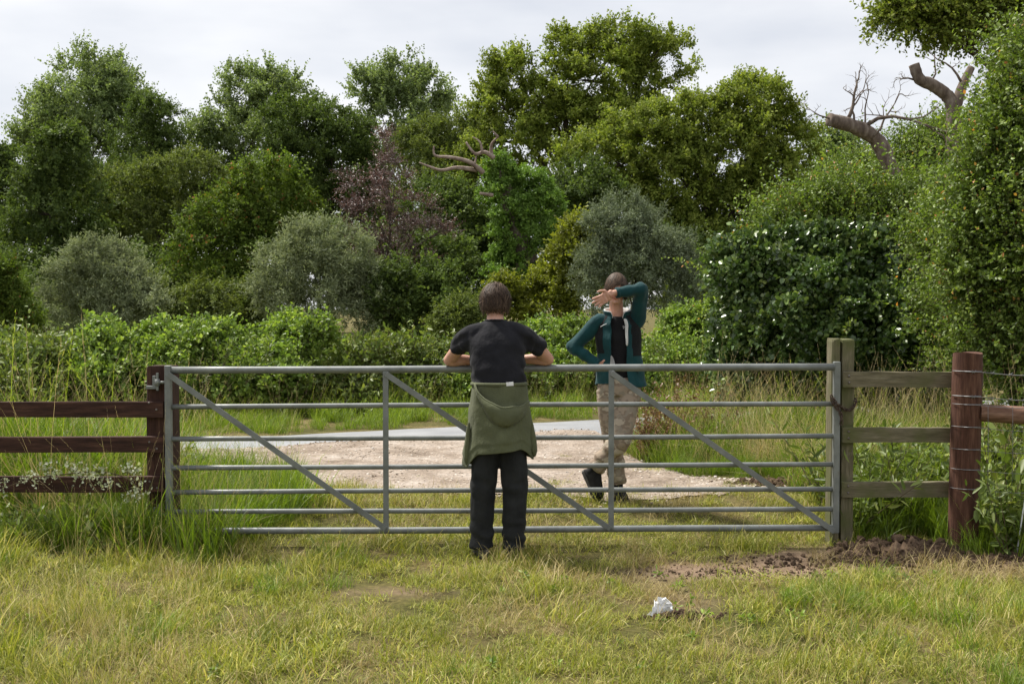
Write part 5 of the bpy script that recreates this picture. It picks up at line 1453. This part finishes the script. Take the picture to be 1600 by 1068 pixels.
for k in range(K):
    v = k / (K - 1)
    for i in range(m_):
        u = i / (m_ - 1); e = math.sin(math.pi * min(1, max(0, u))) ** .6
        bul = (.016 + .042 * math.sin(math.pi * (.22 + .78 * v)) ** .8) * e + .008
        V.append(rim[i].lerp(bot[i], v) + Vector((0, -bul, 0)) + Vector((0, -.003 * math.sin(14 * u + 6 * v), 0)))
for k in range(K - 1):
    for i in range(m_ - 1): F.append((k * m_ + i, k * m_ + i + 1, (k + 1) * m_ + i + 1, (k + 1) * m_ + i))
hd = MB().poly(V, F)
hdo = hd.build('hood', m_oliv, p1)
sm = hdo.modifiers.new('thickness', 'SOLIDIFY'); sm.thickness = .006; sm.offset = -1
MB().tube([Vector(V[i]) + Vector((0, -.002, 0)) for i in range(m_)], .0075, 8).build('hood_rim', m_oliv, p1)
# waist roll and knotted sleeves
wr = [skirt_pt(u, 0) + Vector((0, 0, -.004)) for u in np.linspace(-1, 1, 40)]
MB().tube(wr, .013, 8).build('waist_roll', m_oliv, p1)
for s_ in (-1, 1):
    q0 = skirt_pt(s_ * .98, .02)
    MB().tube(catmull([q0, q0 + Vector((-s_ * .08, .035, -.02)), Vector((-.085 - s_ * .01, 7.585, 1.09)), Vector((-.085 + s_ * .05, 7.60, .98)), Vector((-.085 + s_ * .06, 7.585, .80))], 4), np.interp(np.linspace(0, 1, 17), [0, .5, .6, 1], [.03, .03, .045, .035]).tolist(), 10).build('sleeve', m_oliv, p1)
    # side panel pocket folds
    q1 = [skirt_pt(s_ * .50, v) + Vector((s_ * .004, .004, 0)) for v in (.46, .55, .68, .8, .9, .97)]
    MB().tube(catmull(q1, 3), np.interp(np.linspace(0, 1, 16), [0, .2, .5, .8, 1], [.004, .014, .023, .021, .006]).tolist(), 12).build('pocket_fold', m_oliv, p1)
MB().box(sk(797, 600) + Vector((0, -.026, .004)), (.046, .004, .024), Matrix.Rotation(R(-4), 3, 'Y'), bev=.001).build('label_patch', m_white, p1, smooth=False)

# ---- person in the teal jacket beyond the gate, facing the camera
YP = 8.95
GZ2 = g1(.85, YP)
p2 = empty('person', (.85, YP, GZ2), 'person in teal jacket and camouflage trousers shielding their face with one arm', 'person')
m_teal = mat_cloth('teal_softshell', (0.0065, 0.043, 0.048), rough=.8, vary=.2, sheen=.12)
m_panel = mat_cloth('black_panel', (0.010, 0.011, 0.012), vary=.2, sheen=.05)
m_fleece = mat_cloth('white_fleece', (0.55, 0.55, 0.53), bs=.8, scale=150, vary=.12)
m_camo, n, l, p, o = nodes_of('camouflage_cotton')
t1 = tex(n, l, 8.5, 2.5, .55, stretch=(1, 1, 1.5)); t2 = tex(n, l, 14, 2, .5, stretch=(1.1, 1, 1.7))
c1 = ramp(n, [(0.0, (0.30, 0.24, 0.182)), (.445, (0.30, 0.24, 0.182)), (.475, (0.215, 0.165, 0.124)), (.56, (0.215, 0.165, 0.124)), (.57, (0.39, 0.33, 0.255))])
c2 = ramp(n, [(0.0, (0, 0, 0)), (.56, (0, 0, 0)), (.57, (1, 1, 1))])
l.new(t1.outputs['Fac'], c1.inputs['Fac']); l.new(t2.outputs['Fac'], c2.inputs['Fac'])
mm = n.new('ShaderNodeMix'); mm.data_type = 'RGBA'; l.new(c2.outputs['Color'], mm.inputs['Factor']); l.new(c1.outputs['Color'], mm.inputs['A']); mm.inputs['B'].default_value = (.25, .213, .165, 1)
l.new(mm.outputs['Result'], p.inputs['Base Color']); p.inputs['Roughness'].default_value = .9; p.inputs['Specular IOR Level'].default_value = .15
bump(n, l, p, tex(n, l, 70, 3).outputs['Fac'], .25, .006)

hc = Vector((.817, YP - .03, 1.757))
R2 = Matrix.Rotation(R(-8), 3, 'Z') @ Matrix.Rotation(R(-4), 3, 'X')
sA, sB = Vector((.695, YP + .01, 1.520)), Vector((.985, YP, 1.535))          # shoulders (image left, right)
eA, wA = Vector((.478, YP + .02, 1.318)), Vector((.675, YP - .05, 1.185))
eB, wB = Vector((1.000, YP - .16, 1.768)), Vector((.778, YP - .215, 1.738))
hipA, kneeA, ankA = Vector((.755, YP, 1.0)), Vector((.790, YP - .02, .60)), Vector((.838, YP + .03, GZ2 + .10))
hipB, kneeB, ankB = Vector((.930, YP, 1.0)), Vector((.835, YP - .13, .585)), Vector((.632, YP - .02, .335))
b = MB()
head(b, hc, R2, 1.0)
b.tube([(.825, YP + .02, 1.52), (.822, YP + .012, 1.60), (.818, YP, 1.70)], [.068, .055, .053], 14)
b.loft([(.845, YP, .95, .14, .09), (.84, YP, 1.1, .125, .085), (.835, YP, 1.3, .14, .09), (.832, YP, 1.45, .15, .085), (.83, YP, 1.53, .10, .065)])
for s_, e_, w_ in ((sA, eA, wA), (sB, eB, wB)):
    b.tube(catmull([s_, s_.lerp(e_, .5), e_], 3), np.linspace(.044, .036, 7).tolist(), 12)
    b.tube(catmull([e_, e_.lerp(w_, .4), w_], 3), [.036, .037, .036, .033, .030, .027, .025], 12)
hand(b, wA, (.9, -.2, -.35), (.3, .9, .3), .95, .5, .06, thumb=1)
hand(b, wB + Vector((-.014, -.004, -.008)), (-.88, -.06, -.47), (.12, -1, -.10), 1.0, .12, .13, thumb=1)
for h_, k_, a_ in ((hipA, kneeA, ankA), (hipB, kneeB, ankB)):
    b.tube([h_, k_], [.07, .045], 12); b.tube([k_, k_.lerp(a_, .35), a_], [.045, .045, .032], 12)
bm2 = fuse(b, 'body', .0042, 4)
body2 = add('body', bm2, p2, [m_skin, m_lip])
inv = R2.inverted()
mi = [1 if (abs((q := inv @ (f.center - hc)).x) < .024 and -.072 < q.z < -.049 and q.y < -.082) else 0 for f in bm2.polygons]
bm2.polygons.foreach_set('material_index', mi)

# inner black tee
t = MB()
t.loft([(.845, YP - .005, 1.02, .145, .103), (.84, YP - .005, 1.2, .138, .102), (.835, YP - .005, 1.36, .148, .102), (.832, YP - .003, 1.46, .140, .094), (.83, YP, 1.53, .095, .073), (.828, YP + .004, 1.56, .072, .064)])
tm = fuse(t, 't_shirt', .008, 5)
displace(tm, lambda c: .004 * n3(c, 14, 3) + .003 * np.sin(40 * c[:, 2] + 20 * c[:, 0] + 4 * n3(c, 6)))
add('t_shirt', tm, p2, m_black2)
mk = MB()
for dx, dz in ((0, 0), (.006, .010), (-.004, .014)): mk.box((.868 + dx, YP - .108, 1.468 + dz), (.006, .002, .006), bev=0)
mk.build('chest_logo', m_white, p2, smooth=False)

# jacket: open-fronted shell with a stand-up collar
def jk(a, z):
    """Jacket surface: a = angle from the front (camera side), z = height."""
    t_ = (z - 1.02) / .55
    rx = np.interp(t_, [0, .15, .4, .65, .85, 1.0], [.200, .186, .168, .176, .165, .085])
    ry = np.interp(t_, [0, .15, .4, .65, .85, 1.0], [.132, .126, .118, .120, .105, .078])
    cx = .858 - .030 * t_
    return Vector((cx - rx * math.sin(a), YP + .004 - ry * math.cos(a), z))
def gapL(t_): return np.interp(t_, [0, .25, .5, .8, 1], [.45, .52, .42, .36, .5])     # opening on image-left
def gapR(t_): return np.interp(t_, [0, .25, .5, .8, 1], [.22, .22, .26, .34, .55])
nz_, na_ = 56, 110
V, F, MI = [], [], []
for j in range(nz_):
    z = 1.02 + .55 * j / (nz_ - 1); t_ = j / (nz_ - 1)
    a0, a1 = gapL(t_), 2 * math.pi - gapR(t_)
    for i in range(na_):
        a = a0 + (a1 - a0) * i / (na_ - 1)
        q = jk(a, z + (.015 * math.sin(2 * a) if j == 0 else 0))
        edge = min(i, na_ - 1 - i) / 6
        if edge < 1 and t_ < .9: q += Vector((0, -.018 * (1 - edge) * (1 - t_ * .5), 0))
        V.append(q)
for j in range(nz_ - 1):
    for i in range(na_ - 1):
        F.append((j * na_ + i, j * na_ + i + 1, (j + 1) * na_ + i + 1, (j + 1) * na_ + i))
        t_ = j / nz_; a = gapL(t_) + (2 * math.pi - gapR(t_) - gapL(t_)) * i / na_
        blk = (.78 < a < 1.75 and t_ > .44) or (2 * math.pi - 1.8 < a < 2 * math.pi - .62 and t_ > .40)
        MI.append(1 if blk else 0)
jm = MB(); jm.V = V; jm.F = F; jm.M = MI
jo = jm.build('jacket', [m_teal, m_panel, m_fleece], p2)
displace(jo.data, lambda c: .005 * n3(c, 9, 2) + .004 * np.sin(30 * c[:, 2] + 12 * c[:, 0] + 4 * n3(c, 5, 7)))
sm = jo.modifiers.new('thickness', 'SOLIDIFY'); sm.thickness = .008; sm.offset = -1; sm.material_offset = 0
ss = jo.modifiers.new('soft', 'SUBSURF'); ss.levels = ss.render_levels = 1
def sleeve(s_, e_, w_, in_, r0=.066, r1=.054, r2=.040):
    t = MB()
    t.tube(catmull([in_, s_, s_.lerp(e_, .5), e_], 4), np.interp(np.linspace(0, 1, 13), [0, .3, .66, 1], [.055, r0, r0 * .92, r1]).tolist(), 16)
    t.ball(e_, r1 * 1.0, n=12)
    t.tube(catmull([e_, e_.lerp(w_, .4), w_], 4), np.linspace(r1, r2, 9).tolist(), 16)
    me = fuse(t, 'sleeve', .007, 6)
    d_ = (w_ - e_).normalized()
    displace(me, lambda c: .0055 * np.sin(70 * ((c - np.array(e_)) @ np.array(d_)) + 3 * n3(c, 9, 1)) * np.exp(-(np.linalg.norm(c - np.array(e_), axis=1) / .16) ** 2) + .004 * n3(c, 13, 5))
    return add('sleeve', me, p2, m_teal)
sleeve(sA, eA, wA.lerp(eA, -.02), Vector((.76, YP + .01, 1.47)))
sleeve(sB, eB, wB.lerp(eB, .12), Vector((.92, YP + .01, 1.46)))
for w_, e_ in ((wA, eA), (wB.lerp(eB, .12), eB)):
    d_ = (w_ - e_).normalized()
    MB().tube([w_ - d_ * .018, w_ + d_ * .006], [.0425, .041], 16).build('cuff', m_teal, p2)
# fleece lining: turned collar and the folded-back front edge
def strip(name, L1, L2, mat, th=.014):
    V, F = [], []
    for a, c in zip(L1, L2): V += [a, c]
    for i in range(len(L1) - 1): F.append((2 * i, 2 * i + 1, 2 * i + 3, 2 * i + 2))
    o = MB().poly(V, F).build(name, mat, p2)
    m = o.modifiers.new('thickness', 'SOLIDIFY'); m.thickness = th; m.offset = 0
    s = o.modifiers.new('soft', 'SUBSURF'); s.levels = s.render_levels = 2
    return o
ang = np.linspace(.50, 2 * math.pi - .42, 22)
cin = [Vector((.828 - .080 * math.sin(a), YP + .006 - .078 * math.cos(a), 1.530 + .0 * math.cos(a))) for a in ang]
cout = [Vector((.828 - .116 * math.sin(a), YP + .010 - .106 * math.cos(a), 1.612 - .018 * math.cos(a))) for a in ang]
strip('collar', cin, [q + Vector((0, 0, 0)) for q in cout], m_teal, .012)
strip('collar_lining', [q + Vector(((.828 - q.x) * .10, (YP - q.y) * .10, .006)) for q in cin], [q + Vector(((.828 - q.x) * .09, (YP - q.y) * .09, .006)) for q in cout], m_fleece, .020)
zz = np.linspace(1.545, 1.33, 9)
strip('front_lining', [jk(2 * math.pi - gapR((z - 1.02) / .55) + .02, z) + Vector((.012, -.030 - .01 * (i > 0), 0)) for i, z in enumerate(zz)], [jk(2 * math.pi - gapR((z - 1.02) / .55) + .02, z) + Vector((-.018 + .002 * i, -.022, 0)) for i, z in enumerate(zz)], m_fleece, .010)
zz = np.linspace(1.26, 1.04, 9)
fa = []
fb = []
for i, z in enumerate(zz):
    t_ = (z - 1.02) / .55; q = jk(gapL(t_) + .02, z) + Vector((0, -.028, 0))
    fa.append(q + Vector((-.004, 0, 0))); fb.append(q + Vector((.004 + .040 * math.sin(math.pi * i / 8) ** .8, -.004, 0)))
strip('flap_lining', fa, fb, mat_cloth('grey_lining', (.33, .33, .33)), .005)
MB().tube([(.690, YP - .088, 1.478), (.712, YP - .096, 1.492), (.735, YP - .102, 1.503)], .0028, 6).build('reflective_piping', m_white, p2)
MB().tube([(.945, YP - .124, 1.16), (.985, YP - .105, 1.115)], .003, 6).build('pocket_zip', m_panel, p2)

# trousers
t = MB()
t.loft([(.845, YP, .94, .165, .115), (.845, YP, 1.0, .175, .12), (.85, YP, 1.08, .168, .115)], e=2.3)
t.tube(catmull([hipA + Vector((.01, 0, -.02)), hipA.lerp(kneeA, .5), kneeA, kneeA.lerp(ankA, .5), ankA + Vector((0, 0, .03))], 4), np.interp(np.linspace(0, 1, 17), [0, .25, .5, .75, 1], [.104, .094, .080, .074, .066]).tolist(), 18)
t.tube(catmull([hipB + Vector((-.01, 0, -.02)), hipB.lerp(kneeB, .5), kneeB], 5), np.interp(np.linspace(0, 1, 11), [0, .5, 1], [.106, .097, .084]).tolist(), 18)
t.tube(catmull([kneeB, kneeB.lerp(ankB, .5), kneeB.lerp(ankB, .86)], 5), np.interp(np.linspace(0, 1, 11), [0, .5, 1], [.084, .078, .066]).tolist(), 18)
t.ball(kneeB, .086, n=14)
tm = fuse(t, 'trousers', .007, 6)
displace(tm, lambda c: .006 * np.sin(48 * c[:, 2] + 22 * c[:, 0] + 6 * n3(c, 6, 2)) * sst(.8, .5, c[:, 2]) + .007 * n3(c, 9, 4))
add('trousers', tm, p2, m_camo)
# socks and boots
MB().tube([kneeA.lerp(ankA, .88), ankA + Vector((0, 0, -.03))], [.046, .044], 14).build('sock', m_panel, p2)
MB().tube([kneeB.lerp(ankB, .8), ankB + (ankB - kneeB).normalized() * .02], [.048, .046], 14).build('sock', m_panel, p2)
shoe(p2, (.836, YP + .085, GZ2 + .004), (.862, YP - .175, GZ2 + .004), (0, 0, 1), m_boot, m_sole, 1.12, .052)
shoe(p2, (.570, YP + .02, .335), (.672, YP - .06, GZ2 + .01), (.75, -.55, .35), m_boot, m_sole, 1.08, .050)

def hair_front(r):
    """Straight hair from a side parting (image right), sweeping over the brow and covering the ears."""
    ph = r.uniform(0, 2 * math.pi); front = math.cos(ph + math.pi / 2)
    th0 = min(abs(r.gauss(0, .55)), 1.2)
    lim = 1.32 if front > .45 else (1.92 if front > -.2 else 2.05)
    if front > .45 and math.cos(ph) < 0: lim = 1.55
    lim += r.uniform(-.16, .08)
    pts = []; j = -.55 * r.uniform(.2, 1) if front > .2 else r.uniform(-.1, .1); lift = r.uniform(0, .010)
    for k in range(6):
        th = th0 + (max(lim, th0 + .2) - th0) * k / 5; p_ = ph + j * k / 5
        a, b_, c_ = .088 + lift, .110 + lift, .130 + lift
        q = math.sin(th) if th < 1.5 else max(math.sin(th), .92)
        pts.append((a * q * math.cos(p_), .002 + b_ * q * math.sin(p_), c_ * math.cos(th) + .004))
    return pts
def cap2(mb):
    n = 24; V, F = [], []; ths = np.linspace(.06, 2.0, 13)
    for th in ths:
        for k in range(n):
            p_ = 2 * math.pi * k / n; fr = math.cos(p_ + math.pi / 2); lim = 1.25 if fr > .45 else (1.75 if fr > -.2 else 2.0)
            t_ = min(th, lim); q = math.sin(t_) if t_ < 1.5 else max(math.sin(t_), .9)
            V.append((.087 * q * math.cos(p_), .002 + .109 * q * math.sin(p_), .129 * math.cos(t_) + .004))
    for i in range(len(ths) - 1):
        for k in range(n): F.append((i * n + k, (i + 1) * n + k, (i + 1) * n + (k + 1) % n, i * n + (k + 1) % n))
    mb.poly(V, F)
hair('hair', p2, m_hair2, hc + Vector((0, 0, .004)), R2, 4200, 9, hair_front, cap=cap2, w=.0036, s=1.0)

# ------------------------------------------------------------------ small things
rng = np.random.default_rng(12)
pp = at(1032, 962, 6.0); pg = g1(pp.x, 6.0)
V, F = [], []
for j in range(9):
    for i in range(11):
        u, v = i / 10 - .5, j / 8
        V.append((pp.x + .15 * u * (1 - .40 * v) + .006 * rng.normal() + .015 * v, 6.0 + .03 * math.sin(5 * u + 2 * v) + .02 * v, pg + .008 + .080 * v * (1 - 1.3 * u * u) + .006 * rng.normal()))
for j in range(8):
    for i in range(10): F.append((j * 11 + i, j * 11 + i + 1, (j + 1) * 11 + i + 1, (j + 1) * 11 + i))
pap = MB().poly(V, F).build('paper_scrap', mat_noise('white_paper', [(.3, (.72, .72, .73)), (.7, (.84, .84, .85))], 20, rough=.75, bs=.3, bscale=40), None, smooth=False)
s_ = pap.modifiers.new('thickness', 'SOLIDIFY'); s_.thickness = .0015
tag(pap, 'crumpled white scrap of paper lying in the foreground grass', 'paper')

def clod_heap(name, label, cx, cy, rx, ry, n, smin, smax, seed, h=.03, kind='stuff'):
    r = np.random.default_rng(seed)
    x = cx + r.normal(size=n) * rx; y = cy + r.normal(size=n) * ry
    d = ((x - cx) / rx) ** 2 + ((y - cy) / ry) ** 2
    P = np.stack([x, y, gz(x, y) + h * np.exp(-d / 1.6) * r.uniform(.2, 1, n)], 1)
    o = scatter(name, 'clod', clods, P, r.normal(size=(n, 3)), smin + (smax - smin) * r.uniform(0, 1, n) ** 3, None, r)
    return tag(o, label, 'soil', kind=kind)
clod_heap('turned_soil', 'dark crumbs of turned soil in front of the white paper scrap', pp.x + .10, 5.96, .11, .045, 420, .004, .022, 3, .03)
hu, hv = np.meshgrid(np.linspace(-1, 1, 56), np.linspace(-1, 1, 34))
hX, hY = 2.57 + .52 * hu, 7.50 + .30 * hv
hh = np.clip(1 - hu ** 2 - hv ** 2, 0, 1)
hZ = gz(hX, hY) - .02 + hh ** .8 * (.085 + .04 * hnoise(hX, hY, 7, 2) + .035 * hnoise(hX, hY, 19, 4)) + hh * .018 * np.random.default_rng(5).normal(size=hh.shape)
heap = empty('soil_heap', (2.57, 7.5, g1(2.57, 7.5)), 'heap of dug brown earth and clods at the foot of the latch post', 'soil')
add('earth', grid_mesh('earth', hX, hY, hZ), heap, m_clod)
r_ = np.random.default_rng(9); kk = r_.integers(0, hX.size, 900); kk = kk[hh.ravel()[kk] > .12]
P = np.stack([hX.ravel()[kk], hY.ravel()[kk], hZ.ravel()[kk] + .004], 1)
scatter('clods', 'clod', clods, P, r_.normal(size=P.shape), .006 + .036 * r_.uniform(0, 1, len(P)) ** 3, heap, r_)['kind'] = 'stuff'
clod_heap('soil_spill', 'earth spilled along the ground in front of the right fences', 2.75, 7.26, .7, .11, 1900, .004, .026, 5, .035)
clod_heap('bare_soil_crumbs', 'crumbs of dry earth on the bare patch before the gate', 1.35, 6.95, .5, .11, 900, .003, .014, 6, .012)
clod_heap('track_soil', 'loose earth at the right end of the dirt entrance', 2.35, 9.75, .3, .16, 500, .008, .04, 7, .06)

# the pale bent stalk and the brown clod on the track
st_ = MB().tube(catmull([(3.30, 7.40, g1(3.3, 7.4) - .02), (3.355, 7.39, .42), (3.40, 7.38, .53), (3.405, 7.38, .66)], 5), np.linspace(.005, .0035, 16).tolist(), 6).build('dead_stalk', m_white, None)
tag(st_, 'bent pale dead stalk in the grass right of the round post', 'stalk')
cp = at(860, 778, 9.15)
ck = stone_proto('clod_on_track', 44, m_clod); ck.scale = (.055, .04, .04); ck.location = (cp.x, 9.15, g1(cp.x, 9.15) + .03)
C.objects.link(ck); tag(ck, 'single brown clod of earth on the pink gravel between the two people', 'clod')
